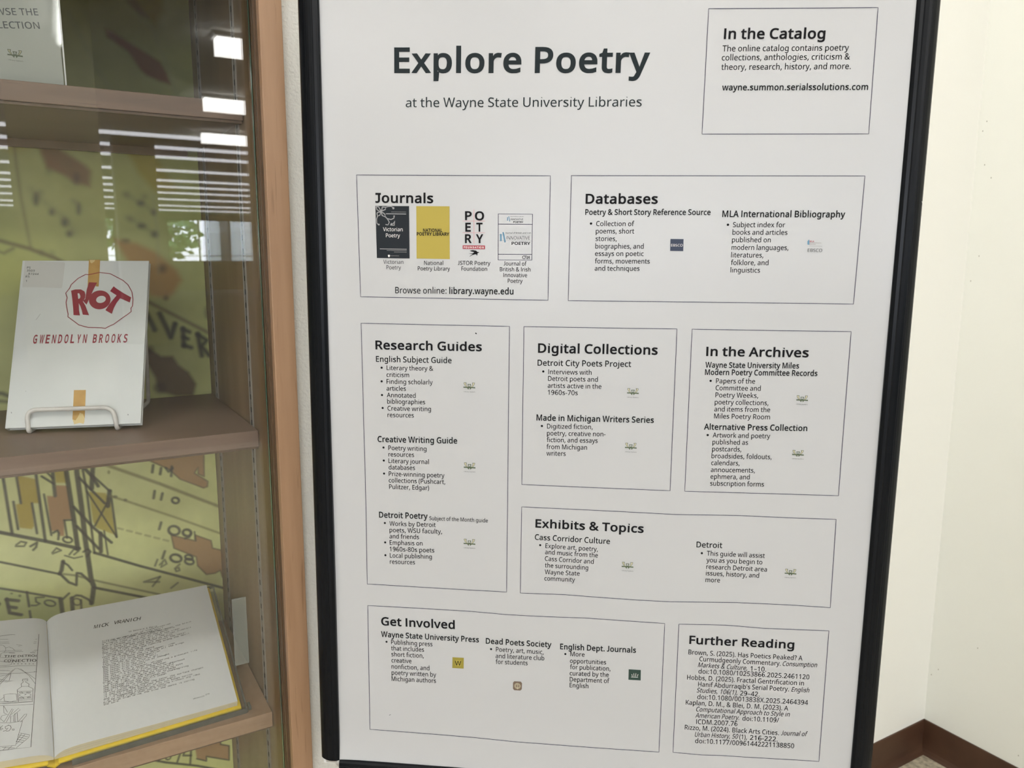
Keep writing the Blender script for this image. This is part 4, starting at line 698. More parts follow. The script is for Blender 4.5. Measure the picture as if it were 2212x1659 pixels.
for wd_, a, c in st:
    n_ = len(wd_)
    for i, ch in enumerate(wd_):
        co_, fs_ = glyphs(ch, .030); co_ = co_.copy(); k = .0125 / CAPH; slot_ = (c - a) * bw * .99 * 0 + np.linalg.norm(L_) * (c - a) / (n_ - .22)
        x_ = np.linalg.norm(L_) * a + i * slot_; wch = co_[:, 0].max() - co_[:, 0].min(); kx = slot_ * (.70 if ch == 'W' else .60) / wch; dx = L_ / np.linalg.norm(L_); q_ = np.array([-dx[1], dx[0]])
        co_[:, 0] = (co_[:, 0] - co_[:, 0].min()) * kx; Y = co_[:, 1] * k; X = x_ + co_[:, 0] + .06 * Y
        b.add([B3(*(p0 + dx * xx + q_ * yy), .0004) for xx, yy in zip(X, Y)], fs_, 'book_red')
        for yy in (0, k * CAPH):                             # hairline serifs at foot and head
            if ch in 'GOBS' and yy == 0: continue
            w0 = slot_ * .56
            if ch in 'ERKLBD': w0 = slot_ * .26
            if ch in 'OGSWNY': continue
            c0 = x_ + .06 * yy - slot_ * .05
            b.add([B3(*(p0 + dx * u + q_ * v), .00041) for u, v in ((c0, yy - .0003), (c0 + w0, yy - .0003), (c0 + w0, yy + .0003), (c0, yy + .0003))], [(0, 1, 2, 3)], 'book_red')
t_ = link('author_name', b, book, fix=False); t_['label'] = 'red condensed lettering reading GWENDOLYN BROOKS'
b = MB(); flat(b, B3, z6([(1250, 138), (1408, 138), (1400, 320), (1387, 515), (1345, 513), (1352, 475), (1252, 470), (1246, 510), (1232, 510), (1242, 320)]), 'tape', .0003)
flat(b, B3, z6([(1262, 140), (1340, 140), (1325, 165), (1290, 190), (1268, 175)]), 'tape_pale', .00033); t_ = link('tape_strip', b, book, fix=False); t_['label'] = 'yellowed adhesive tape at the top edge'
z7 = lambda pts: [bpx(x / 6.144, 780 + y / 6.144) for x, y in pts]
b = MB(); flat(b, B3, z7([(982, 386), (1140, 384), (1133, 560), (1125, 760), (1100, 700), (1060, 690), (1030, 750), (1000, 790), (962, 770), (972, 600)]), 'tape', .0003)
flat(b, B3, z7([(962, 770), (1000, 700), (1125, 690), (1122, 800), (1110, 835), (1060, 820), (985, 840)]), 'tape_pale', .00026); t_ = link('tape_strip', b, book, fix=False); t_['label'] = 'yellowed adhesive tape at the foot of the cover'
b = MB(); flat(b, B3, z6([(352, 150), (635, 162), (642, 178), (612, 515), (600, 525), (315, 525)]), 'sticker', .00028)
flat(b, B3, z6([(640, 165), (900, 172), (915, 190), (875, 525), (860, 537), (602, 527)]), 'sticker', .00020); lb = link('spine_label', b, book, fix=False)
b = MB()
for tx, x0, y0, x1 in (('PS', 376, 262, 432), ('3503', 373, 304, 490), ('.R7244', 368, 350, 545), ('R5', 357, 388, 418), ('1', 360, 450, 380)): put_mono(b, B3, tx, z6([(x0, y0)])[0], z6([(x1, y0 + (x1 - x0) * .02)])[0], .0031, 'ink', .012, 0, .8, .0004)
link('call_number', b, lb, fix=False)
b = MB()
for p, w_ in ((z6([(505, 985), (540, 940), (568, 898)]), .0005), (z7([(338, 398), (346, 404)]), .0008), (z7([(150, 675), (155, 695)]), .001), (z7([(1695, 705), (1705, 718)]), .0014)): ribbon(b, B3, p, w_, 'pale_grey', False, 0, .0003)
link('scuff_mark', b, book, fix=False)['kind'] = 'stuff'
# easel of bent, white coated wire
Wp = lambda px, py, n: Winv(hitp(px, py, W(0, n, 0), NV))
wr = .0031; ZS = .974 + wr
def corner(pts, r=.012, k=5):
    out = [np.asarray(pts[0])]
    for j_, (a, c, e) in enumerate(zip(pts, pts[1:], pts[2:])):
        a, c, e = map(np.asarray, (a, c, e)); r_ = r[j_] if isinstance(r, (list, tuple)) else r; u = (a - c) / np.linalg.norm(a - c); v = (e - c) / np.linalg.norm(e - c); rr = min(r_, np.linalg.norm(a - c) * .45, np.linalg.norm(e - c) * .45)
        for i in range(k + 1): t = i / k; out.append((1 - t) ** 2 * (c + u * rr) + 2 * t * (1 - t) * c + t * t * (c + v * rr))
    return out + [np.asarray(pts[-1])]
def zpt(px, py, z): return hitp(px, py, W(0, 0, z), ZV)
FL, FR = zpt(62, 933, ZS), zpt(253, 926, ZS)
fl_t = hitp(57, 886, BLp + ez * .0075, ez); fr_t = hitp(244, 880, BLp + ez * .0075, ez)
RRb = zpt(321, 868, ZS); LLb = RRb + (FL - FR) * 1.02
def backpt(x, y): return B3(x, y, -.0145)
easel = thing('wire_easel', (FL + FR) / 2, 'white coated wire book easel holding the white hardcover book on the middle shelf', 'book easel')
b = MB(); b.tube(corner([FL + (LLb - FL) * .5, FL, fl_t, fr_t, FR, FR + (RRb - FR) * .30], (.005, .014, .014, .005), 6), wr, 'wire', 10); link('front_loop', b, easel, smooth=True)
b = MB(); mid = bw / 2
top_r = backpt(bw - .006, bh * .66); top_l = backpt(.006, bh * .66)
RR_up = np.asarray(RRb)
b.tube(corner([FR + (RRb - FR) * .30, FR + (RRb - FR) * .62 + ex * .0, RRb, top_r, top_l, LLb, FL + (LLb - FL) * .5], .012, 6), wr, 'wire', 10); link('back_frame', b, easel, smooth=True)

# ================================================================== OPEN BOOK ON A CLEAR CRADLE (lowest shelf shown)
ZO = .5635
GB = hitp(117, 1633, W(0, 0, ZO - .004), ZV); BB = hitp(513, 1517, W(0, 0, ZO - .004), ZV)
pw = np.linalg.norm(BB - GB); e1 = (BB - GB) / pw
BT = hitp(446, 1266, BB, LV + 0 * NV)                          # upper outer corner, straight behind the lower one
e2 = BT - BB; ph = np.linalg.norm(e2); e2 /= ph
e3 = np.cross(e1, e2); e3 /= np.linalg.norm(e3)
if e3[2] < 0: e3 = -e3
def crv(a): return .011 * (1 - math.exp(-a / .012)) * math.exp(-a / .16) - .004 * math.exp(-a / .006)
def PR(a, c, h=0.0): return GB + e1 * a + e2 * c + e3 * (h + crv(a))
def prpx(px, py):
    p = hitp(px, py, GB, e3) - GB
    for _ in range(4):
        a = p @ e1; a = max(a, 0); p = hitp(px, py, GB + e3 * crv(a), e3) - GB
    return np.array([p @ e1, p @ e2])
# left leaf rises towards its outer edge
LB = hitp(0, 1652, GB, NV); e1l = (LB - GB) / np.linalg.norm(LB - GB)
e3l = np.cross(e2, e1l); e3l /= np.linalg.norm(e3l)
if e3l[2] < 0: e3l = -e3l
GT = GB + e2 * ph
def PL(a, c, h=0.0): return GB + e1l * a + e2 * c + e3l * (h + crv(a) * .8)
def plpx(px, py):
    p = hitp(px, py, GB, e3l) - GB
    A = np.array([[e1l @ e1l, e1l @ e2], [e1l @ e2, e2 @ e2]])
    for _ in range(4):
        s_ = np.linalg.solve(A, [p @ e1l, p @ e2]); p = hitp(px, py, GB + e3l * crv(max(s_[0], 0)) * .8, e3l) - GB
    return s_
ob = thing('open_book', GB + e1 * .02 - e3 * .012, 'open book with yellow cover lying on a clear cradle, typed poem on its right page', 'book')
def leaf_block(S, w, h, m_top, m_side, t0, nm, sgn):
    mb = MB(); xs = np.concatenate([np.linspace(0, .05, 16), np.linspace(.06, w, 14)]); n = len(xs)
    top = [S(x, y, 0) for x in xs for y in (0, h)]; bot = [S(x, y, -t0 - crv(x) * (1 if sgn > 0 else .8)) for x in xs for y in (0.0, h)]
    vs = top + bot; o_ = 2 * n
    mb.add(vs, [(2 * i, 2 * i + 2, 2 * i + 3, 2 * i + 1) for i in range(n - 1)], m_top)
    mb.add(vs, [(2 * i, 2 * i + 2, o_ + 2 * i + 2, o_ + 2 * i) for i in range(n - 1)] + [(2 * i + 1, 2 * i + 3, o_ + 2 * i + 3, o_ + 2 * i + 1) for i in range(n - 1)] + [(2 * n - 2, 2 * n - 1, o_ + 2 * n - 1, o_ + 2 * n - 2)] + [(o_ + 2 * i, o_ + 2 * i + 2, o_ + 2 * i + 3, o_ + 2 * i + 1) for i in range(n - 1)], m_side)
    return link(nm, mb, ob, smooth=False)
rp = leaf_block(PR, pw, ph, 'page', 'page_cream', .0075, 'right_page', 1)
lp = leaf_block(PL, .21, ph, 'page', 'page_cream', .0075, 'left_page', -1)
b = MB(); PRf = lambda a, c, h: GB + e1 * a + e2 * c + e3 * h; PLf = lambda a, c, h: GB + e1l * a + e2 * c + e3l * h
b.box(PRf, .004, pw + .0055, -.0065, ph + .004, -.0115, -.0080, 'yellow_cover'); link('cover_board', b, ob, bevel=.001)
b = MB(); b.box(PLf, .006, .218, -.0055, ph + .004, -.0115, -.0080, 'yellow_cover'); link('cover_board', b, ob, bevel=.001)
b = MB(); q0 = [PLf(.008, c, -.0100) for c in (-.0058, ph + .004)] + [GB + e2 * c - e3 * .0150 for c in (-.0062, ph + .004)] + [PRf(.006, c, -.0100) for c in (-.0065, ph + .004)]
q1 = [p - e3 * .0022 for p in q0]; b.add(q0 + q1, [(0, 2, 3, 1), (2, 4, 5, 3), (6, 7, 9, 8), (8, 9, 11, 10), (0, 6, 8, 2), (2, 8, 10, 4), (1, 3, 9, 7), (3, 5, 11, 9), (0, 1, 7, 6), (4, 10, 11, 5)], 'yellow_cover'); link('spine', b, ob)
b = MB()
for hgt in (-.0022, -.0045): ribbon(b, lambda a, c, l: GB + e1 * a + e2 * -.0004 + e3 * (c + crv(a) * (1 + (c) / .0075)), [(x, hgt) for x in np.linspace(.004, pw - .002, 24)], .0004, 'book_edge')
link('page_line', b, ob, fix=False)
# print on the right page
b = MB(); zc = lambda x, y: prpx(x / 3.9013, 1234 + y / 3.9013); zd = lambda x, y: prpx(200 + x / 8.296, 1340 + y / 8.296)
put_mono(b, PR, 'MICK', zc(744, 504), zc(872, 482), 0.0068, 'ink', .012, .25, .98, .0005); put_mono(b, PR, 'VRANICH', zc(912, 472), zc(1142, 440), 0.0068, 'ink', .012, .25, .98, .0005)
link('heading', b, rp, fix=False)
poem = ["sitting at the wheel of my unknown vehicle", "waiting on the time of transformation", "a simple statement from the heart", "you also come in if you have the tower the brain", "but i walked in and not at the power", "where some many million all that was clear",
        "all the water was working all the river minerals", "the long finger curled around my waist", "i could hardly see the face against the metal", "nothing was working and running wrong the devil", "just drink up the wine", "just get ready for the dance",
        "the moon old home the like copper, iron", "two long yet more people death all the wings", "pushing the air beyond question", "the human with the being well", "the human with no voice at all", "the human with the motive of thought", "the human with pleasure",
        "the human with a weapon, whispering a pleasant life", "the sky is bloody from the hands", "the water is bloody from the human", "the human covering the northern neighborhood", "blah blah blah drink the wine she said", "i got up from the table and covered my eyes",
        "the blue light in the center of my head", "the message from the policeman on thanksgiving", "the message from the pacific ocean", "where it comes in the bay", "if you watch quite under the water the surface changes", "if you become the bird your bones empty",
        "if i said i had a handful of my own bones marrow", "and it happened without any knowing without any idea", "i'd be more right than you'd think", "blah blah blah drink the wine the dance is coming", "she said."]
A0, A1 = np.array((88, 430.)), np.array((172, 1562.)); n_ = len(poem); step = np.array((33.6, -8.3))
for i, ln in enumerate(poem):
    s_ = A0 + (A1 - A0) * i / (n_ - 1); stp = np.array((33.6, -8.8 + .9 * i / n_)) if i else np.array((31.5, -5.6)); e_ = s_ + stp * len(ln)
    if i == 0: e_ = np.array((1410., 205.))
    put_mono(b_ := (b if i == -1 else globals().setdefault('_pm', MB())), PR, ln, zd(*s_), zd(*e_), .0025, 'ink_grey', .006, .05, .86, .0005)
put_mono(_pm, PR, 'in Detroit & Paris', zd(562, 270), zd(1088, 180), .0025, 'ink_grey', .006, .05, .86, .0005)
put_mono(_pm, PR, 'VRANICH', zc(1628, 1116), zc(1725, 1092), .0021, 'ink_grey', .01, .2, .9, .0005); put_mono(_pm, PR, '274', zc(1735, 1082), zc(1770, 1073), .0021, 'ink_grey', .01, .1, .9, .0005)
link('typed_poem', _pm, rp, fix=False)
# line drawing on the left page
b = MB(); zl = lambda x, y: plpx(x / 4.62, 1300 + y / 4.62)
def ld(pts, w=2.6, closed=False): ribbon(b, PL, [zl(*p) for p in pts], w * .00015, 'ink', closed, 0, .0005)
ld([(-120, 352), (0, 345), (100, 330), (388, 325), (308, 1452), (0, 1487), (-120, 1500)], 4)
for p in ([(-120, 380), (0, 377), (372, 376)], [(-100, 406), (0, 404), (365, 401)], [(0, 418), (362, 416)], [(160, 428), (222, 438), (180, 446)], [(0, 432), (35, 438), (56, 462), (56, 490), (40, 505)], [(56, 462), (90, 453), (125, 465), (150, 490)],
          [(0, 497), (150, 487), (372, 485)], [(0, 555), (10, 520), (30, 510), (150, 500), (364, 497)], [(0, 558), (110, 562), (125, 588), (110, 630), (60, 640), (0, 642)], [(0, 595), (105, 608)], [(0, 655), (180, 642), (358, 638)], [(0, 688), (370, 700)],
          [(0, 722), (200, 715), (352, 702)], [(0, 745), (110, 722)], [(0, 825), (80, 740), (150, 670), (180, 668), (280, 720), (352, 772)], [(0, 800), (130, 680)], [(205, 670), (290, 740), (352, 820)], [(90, 790), (110, 720)], [(0, 775), (70, 792), (135, 790), (70, 802), (0, 796)],
          [(0, 1018), (180, 1010), (330, 997)], [(0, 1040), (332, 1025)], [(40, 1200), (120, 1070), (133, 1076), (62, 1205)], [(110, 1130), (185, 1065), (202, 1080), (130, 1140)], [(150, 1205), (148, 1115), (173, 1113), (176, 1200)], [(105, 1205), (108, 1142), (138, 1140), (136, 1200)],
          [(180, 1200), (245, 1125), (268, 1120), (262, 1140), (205, 1205)], [(40, 1200), (5, 1170), (18, 1140), (60, 1130)], [(35, 1042), (38, 1110), (75, 1130)], [(38, 1042), (75, 1105)], [(0, 1210), (100, 1212), (225, 1190)], [(225, 1192), (190, 1310), (155, 1435), (0, 1448)],
          [(200, 1312), (297, 1330), (285, 1358), (160, 1462)], [(185, 1330), (280, 1350)], [(180, 1350), (262, 1368)], [(172, 1372), (240, 1388)], [(165, 1395), (225, 1405)], [(215, 1318), (160, 1400)], [(250, 1325), (165, 1420)], [(20, 1455), (150, 1462)], [(60, 1450), (30, 1482)], [(120, 1440), (80, 1475)]): ld(p)
ld([(225, 775), (275, 770), (278, 788), (250, 800), (288, 822), (286, 848), (330, 870), (322, 997), (183, 1003), (172, 880), (215, 850), (210, 822), (235, 800), (222, 790)], 3.4, True)
ld([(228, 785), (276, 780)]); ld([(215, 848), (286, 846)]); ld([(178, 897), (322, 893)]); ld([(183, 972), (320, 966)]); ld([(185, 985), (320, 980)])
ld([(250 + 58 * math.cos(t), 932 + 20 * math.sin(t)) for t in np.linspace(0, 6.28, 18)]); ld([(190, 910), (215, 905), (230, 912)], 5); ld([(262, 905), (308, 905)], 5); ld([(190, 960), (225, 958), (240, 965)], 5); ld([(245, 932), (262, 926)], 5); ld([(270, 958), (312, 952)], 6)
ld([(38, 930), (100, 920), (162, 922), (170, 985), (105, 1002), (44, 992)], 3, True); ld([(0, 985), (38, 955)]); ld([(0, 1000), (172, 1000)])
for x in range(135, 360, 38): ld([(x, 622), (x + 12, 621)], 6)
put_text(b, PL, 'THE', zl(38, 556), zl(155, 555), .0040, 'ink', .012, 0, False, 1, .0005, -1); put_text(b, PL, 'DETROI', zl(176, 555), zl(362, 552), .0040, 'ink', .012, 0, False, 1, .0005, -1)
put_text(b, PL, 'CO', zl(38, 602), zl(108, 602), .0044, 'ink', .012, 0, False, 1, .0005, -1); put_text(b, PL, 'NECTIO', zl(124, 606), zl(362, 600), .0048, 'ink', .012, 0, False, 1, .0005, -1)
ld([(90, 512), (150, 514)], 4); ld([(300, 508), (352, 512)], 4)
ld([(28, 1238), (5, 1255), (10, 1285), (30, 1270), (18, 1262)], 3.5); ld([(85, 1235), (50, 1250), (55, 1268), (80, 1262), (60, 1285), (30, 1296)], 3.5); ld([(80, 1232), (105, 1240), (112, 1262), (90, 1290), (60, 1296)], 3.5); ld([(122, 1272), (142, 1272), (140, 1284), (122, 1283)], 3.5, True)
link('line_drawing', b, lp, fix=False)
# clear acrylic cradle
cr_o = thing('acrylic_cradle', W(1.7, -.12, .5395), 'clear acrylic book cradle under the open book with yellow cover', 'book stand')
CRf = lambda a, c, h: GB + e1 * a + e2 * c + e3 * h
xr = pw + .0125
b = MB(); b.box(CRf, -.15, xr, -.004, ph + .010, -.0185, -.0150, 'acrylic')
link('back_plate', b, cr_o)
b = MB()
for a0, a1, c0, c1 in ((xr, xr + .0022, -.010, ph + .010), (-.15, xr, ph + .010, ph + .012)): b.box(CRf, a0, a1, c0, c1, -.0190, -.0145, 'acrylic_edge')
link('plate_edge', b, cr_o)
b = MB(); b.box(CRf, .02, xr, -.0105, -.0065, -.0190, -.0060, 'acrylic'); b.box(CRf, .02, xr, -.0110, -.0105, -.0190, -.0055, 'acrylic_edge'); link('front_lip', b, cr_o)
b = MB(); lf = CRf(xr + .0035, -.010, -.0165); wf = Winv(lf)
b.box(W, wf[0] - .0045, wf[0] - .0005, wf[1] - .018, wf[1] - .004, .5398, wf[2] + .006, 'acrylic_edge'); link('foot', b, cr_o, bevel=.0008)
wb = Winv(CRf(xr, ph, -.018)); b = MB(); b.box(W, wb[0], wb[0] + .20, wb[1] - .003, wb[1], .5398, wb[2], 'acrylic'); link('rear_support', b, cr_o)

# ================================================================== SIGN HOLDER ON THE TOP SHELF
SN = -.118
sg = thing('sign_holder', W(1.82, SN, 1.4215), 'clear sign holder with a white printed card on the top shelf of the case', 'sign')
TL_ = math.radians(3)
def C3(a, c, h=0.0): return W(1.7625 + a, SN - c * math.sin(TL_) + h, 1.4218 + c * math.cos(TL_))
b = MB(); b.box(C3, 0.0, .216, 0, .279, -.004, -.0025, 'acrylic'); b.box(C3, 0.0, .216, 0, .279, .0008, .0022, 'acrylic'); link('acrylic_sleeve', b, sg)
for a_ in (0.0, .2144):
    b = MB(); b.box(C3, a_, a_ + .0016, 0, .279, -.004, .0022, 'white_print'); link('sleeve_edge', b, sg)
b = MB(); b.box(C3, .003, .213, .0015, .277, -.0022, .0003, 'page'); cd = link('card', b, sg)
c3px = lambda px, py: (lambda q: np.array([-(q[0] - 1.7625), (q[2] - 1.4218) / math.cos(TL_)]))(Winv(hitp(px, py, C3(0, 0, .0005), NV + ZV * math.tan(TL_))))
def C3m(a, c, h=0.0): return C3(-a, c, .00055 + h)
b = MB(); zt = lambda x, y: c3px(x / 8.294, y / 8.294)
put_text(b, C3m, 'BROWSE THE', zt(-455, 258), zt(693, 275), .0077, 'navy_print', .011, 0, False); put_text(b, C3m, 'COLLECTION', zt(-420, 498), zt(718, 516), .0077, 'navy_print', .011, 0, False)
link('lettering', b, cd, fix=False)

# library emblem: winged W over a band, with the two small words under it
def emblem(mb, S, c, w, lift=.0):
    P = lambda x, y: (c[0] + (x - 815) * w / 370, c[1] - (y - 880) * w / 370)
    def pg(pts, m, l): mb.poly([S(*P(x, y), l) for x, y in pts], m)
    for sgn in (1, -1):
        f = lambda x: x if sgn > 0 else 1630 - x
        q = [(640, 735), (725, 735), (712, 790), (745, 850), (800, 960), (780, 950), (700, 860), (650, 790)]
        pg([(f(x), y) for x, y in q], 'green_print', lift); pg([(f(x), y) for x, y in [(655, 748), (705, 748), (697, 792), (735, 855), (775, 925), (708, 850), (662, 785)]], 'cream_print', lift + .00005)
    pg([(760, 782), (872, 782), (852, 850), (862, 900), (845, 955), (815, 880), (790, 955), (772, 900), (780, 850)], 'green_print', lift + .00002)
    pg([(788, 800), (842, 800), (832, 850), (815, 870), (798, 850)], 'paper', lift + .00006)
    pg([(630, 868), (1000, 875), (1005, 915), (860, 905), (770, 902), (632, 905)], 'green_print', lift + .00009)
    put_text(mb, S, 'Library System', P(640, 1040), P(1000, 1044), w * .085, 'ink_grey', 0, 0, True, 1, lift)
b = MB(); emblem(b, lambda x, y, l: C3m(x, y, l), c3px(32.5, 119), .0155); link('emblem', b, cd, fix=False)

# ================================================================== POSTER STAND
Q = np.array([0.00139633, 0.00740046, -0.10071643]); PK = 1.115; TP = np.array([0.0890173, 0.85087091, -0.60714205]) * PK + CAM
th_ = np.linalg.norm(Q); k_ = Q / th_; K_ = np.array([[0, -k_[2], k_[1]], [k_[2], 0, -k_[0]], [-k_[1], k_[0], 0]])
RP = np.eye(3) + math.sin(th_) * K_ + (1 - math.cos(th_)) * K_ @ K_
PU, PV, PN = RP[:, 0], RP[:, 2], -RP[:, 1]                    # across, up, towards the viewer
HW, HH = .300, .905
def wave(u, v):
    e = .0034 * math.exp(-max(HW - u, 0) / .016) + .0016 * math.exp(-max(HW + u, 0) / .012) + .0034 * math.exp(-max(v, 0) / .022)   # sheet lifts over the rebate
    return e + .0006 * math.sin(9 * u + 6 * v) + .0005 * math.sin(13 * v - 5 * u) + .0009 * math.exp(-((v - .03) / .03) ** 2) * math.cos(10 * u + .6)
def F3(u, v, h=0.0): return TP + (PU * u + PV * v + PN * h) * PK
def PS(u, v, h=0.0): return F3(u, v, wave(u, v) + .00030 + h)
def pu(px, py): p = (hitp(px, py, TP, PN) - TP) / PK; return np.array([p @ PU, p @ PV])
ps = thing('poster_stand', (TP[0] + PU[0] * 0 + .0, TP[1] + .06, 0), 'black-framed floor stand holding the white poetry poster, beside the wooden case', 'poster stand')
# curved snap-frame profile
prof = [(-.0005, -.012), (-.0005, .0048), (.0002, .0060), (.0025, .0074), (.0055, .0080), (.0062, .0077), (.0070, .0081), (.0105, .0080), (.0135, .0072), (.0142, .0068), (.0150, .0067), (.0185, .0050), (.0215, .0028), (.0232, .0008), (.0236, -.002), (.0236, -.014), (.012, -.015)]
def bar(nm, pt, a0, a1, smooth=True):
    mb = MB(); n = len(prof); vs = [pt(a, x, h) for a in (a0, a1) for x, h in prof]
    mb.add(vs, [(i, (i + 1) % n, n + (i + 1) % n, n + i) for i in range(n)] + [tuple(range(n)), tuple(range(n, 2 * n))], 'black')
    o = link(nm, mb, ps, smooth=False)
    return o
fr = []
bar('frame_bar', lambda a, x, h: F3(-HW - x, a, h), .0, HH + .024); bar('frame_bar', lambda a, x, h: F3(HW + x, a, h), .0, HH + .024)
bar('frame_bar', lambda a, x, h: F3(a, -x, h), -HW + .0006, HW - .0006); bar('frame_bar', lambda a, x, h: F3(a, HH + x, h), -HW + .0006, HW - .0006)
for u in (-1, 1):
    b = MB(); b.box(F3, min(u * (HW + .001), u * (HW + .0205)), max(u * (HW + .001), u * (HW + .0205)), -.0075, -.0002, -.011, .0015, 'silver_plastic'); b.box(F3, min(u * (HW + .0035), u * (HW + .0175)), max(u * (HW + .0035), u * (HW + .0175)), -.0062, -.0015, .0015, .0019, 'steel')
    cb = link('corner_bracket', b, ps, bevel=.0005); cb['label'] = 'silver corner bracket'
    b = MB(); tri = [(u * (HW + .001), -.008), (u * (HW + .014), -.008), (u * (HW + .001), -.022)]
    b.add([F3(x, y, h) for h in (-.008, -.0065) for x, y in tri], [(0, 1, 2), (3, 4, 5), (0, 1, 4, 3), (1, 2, 5, 4), (2, 0, 3, 5)], 'steel'); disc(b, lambda x, y, l: F3(x, y, -.0060), (u * (HW + .0035), -.0115), .0016, 'silver_plastic'); disc(b, lambda x, y, l: F3(x, y, -.0060), (u * (HW + .0085), -.0102), .0010, 'black')
    link('gusset', b, cb)
b = MB(); q0 = pu(1985, 436); q1 = pu(1993, 455); ribbon(b, lambda u, v, l: F3(u, v, .0076 - .0011 * (u - q0[0]) / .003), [q0, q1], .0004, 'white_print'); link('scratch', b, ps, fix=False)
b = MB(); b.box(F3, -HW - .01, HW + .01, -.01, HH + .01, -.010, -.006, 'silver_plastic'); link('backing_board', b, ps)
PH = np.array([PU[0], PU[1], 0]); PH /= np.linalg.norm(PH); PB = np.array([-PH[1], PH[0], 0])
def G3(a, c, z): return np.array([TP[0], TP[1], 0]) + PH * a + PB * c + ZV * z
b = MB(); b.box(G3, .03, .075, .018, .040, .012, 1.0, 'black'); link('post', b, ps)
b = MB(); b.box(G3, -.10, .25, -.20, .10, .0, .012, 'black'); link('base', b, ps, bevel=.003)
# the sheet itself
us = np.unique(np.concatenate([np.linspace(-HW, -HW + .05, 16), np.linspace(-HW + .05, HW - .05, 60), np.linspace(HW - .05, HW, 16)])); vs_ = np.unique(np.concatenate([np.linspace(0, .06, 20), np.linspace(.06, HH, 90)]))
b = MB(); nu, nv_ = len(us), len(vs_)
b.add([F3(u, v, wave(u, v)) for u in us for v in vs_], [(i * nv_ + j, (i + 1) * nv_ + j, (i + 1) * nv_ + j + 1, i * nv_ + j + 1) for i in range(nu - 1) for j in range(nv_ - 1)], 'paper')
sheet = link('poster_sheet', b, ps, smooth=True, fix=False); sheet['label'] = 'white printed poster headed Explore Poetry'

def border(pts): 
    b = MB(); ribbon(b, PS, [pu(*p) for p in pts], .00062, 'line_blue', True, .008); link('panel_border', b, sheet, fix=False)
def T(b, text, x0, y0, x1, y1, cap, off=.009, m='ink', it=0.0, lato=True):
    mid = (x0 + x1) / 2, (y0 + y1) / 2
    a, c = pu(*mid), pu(mid[0], mid[1] - cap); cp = np.linalg.norm(c - a)
    put_text(b, PS, text, pu(x0, y0), pu(x1, y1), cp, m, off, it, lato)
BOLD = .027; HEAD = .031
def Jbar(b, x, y, cap): pass
def block(heading, rows, bullets=(), hm='ink', subs=()):
    """heading (text, x0, y0, x1, y1, cap); subs = bold sub-heads; rows = body lines; one printed object each"""
    if heading:
        b = MB(); T(b, *heading[:6], HEAD, hm, 0, False)
        if heading[0][0] == 'J':                             # flag on the capital J
            x, y, cap = heading[1], heading[2], heading[5]; b.poly([PS(*pu(*p)) for p in ((x, y - cap), (x + 12, y - cap), (x + 12, y - cap + 4.4), (x, y - cap + 4.4))], hm)
        link('heading', b, sheet, fix=False)
    if subs:
        for r in subs:
            b = MB(); T(b, *r[:6], r[6] if len(r) > 6 else BOLD); link('subheading', b, sheet, fix=False)
    if rows:
        groups = []
        for r in rows:                                       # paragraphs: lines that follow one another
            if groups and abs((r[1] + r[3]) / 2 - groups[-1][1]) < 70 and abs(r[2] - groups[-1][0]) < 19: groups[-1][2].append(r); groups[-1][0] = r[2]
            else: groups.append([r[2], (r[1] + r[3]) / 2, [r]])
        for g in groups:
            b = MB()
            for r in g[2]: T(b, *r[:6], *(r[6:]))
            for (x, y) in bullets:
                if any(abs(y - r[2]) < 13 and -5 < r[1] - x < 25 for r in g[2]): disc(b, lambda p, q, l: PS(p, q, l), pu(x, y), .00125, 'ink')
            link('body_text', b, sheet, fix=False)
# title
b = MB(); T(b, 'Explore Poetry', 851.6, 156, 1403, 155, 54.4, .028, 'ink_slate', 0, False); link('heading', b, sheet, fix=False)['label'] = 'large slate title reading Explore Poetry'
b = MB(); T(b, 'at the Wayne State University Libraries', 876.5, 231.5, 1386, 229.7, 20.5, .004, 'ink_slate'); link('subheading', b, sheet, fix=False)
border([(1531, 18.5), (1896, 17), (1875.5, 289.5), (1516.5, 289.5)])
block(('In the Catalog', 1563.5, 83.5, 1782, 83.3, 22.5), [('The online catalog contains poetry', 1560.5, 111, 1833, 109.5, 13), ('collections, anthologies, criticism &', 1559, 130.5, 1835.5, 128.7, 13), ('theory, research, history, and more.', 1558, 151, 1837, 149.5, 13)],
      (), 'ink', [('wayne.summon.serialssolutions.com', 1559.5, 195, 1874, 194.5, 13.3)])
# journals
border([(770.4, 378), (1189, 379.8), (1184, 648.6), (779.7, 641)])
block(('Journals', 811.2, 437.5, 936.2, 438.4, 20.8), [('Victorian', 828.6, 569.7, 872, 570, 8.6, .001, 'ink_grey'), ('Poetry', 835.3, 581.6, 866.8, 582, 8.6, .001, 'ink_grey'), ('National', 916.7, 572, 957.9, 572.3, 8.6), ('Poetry Library', 903, 584, 972.5, 584.6, 8.6),
      ('JSTOR Poetry', 989.4, 572, 1059.5, 572.6, 8.6), ('Foundation', 997, 584.5, 1052.5, 585, 8.6), ('Journal of', 1088.3, 573.4, 1137.6, 573.9, 8.8), ('British & Irish', 1080, 585.8, 1146, 586.5, 8.8), ('Innovative', 1087.7, 598.3, 1138.7, 598.8, 8.8), ('Poetry', 1097, 610.8, 1129, 611.1, 8.8),
      ('Browse online:', 854.4, 633.2, 965, 634.3, 13.4), ('library.wayne.edu', 971, 634.4, 1109.4, 635.7, 13.4, BOLD)])
J = lambda x, y: (760 + x / 4.608, 370 + y / 4.608)
K4 = lambda x, y: (800 + x / 10.368, 430 + y / 10.368)
PSl = lambda l: (lambda u, v, h=0.0: PS(u, v, h + l))
def quad(b, pts, m, l=0.0): b.poly([PS(*pu(*p), l) for p in pts], m)
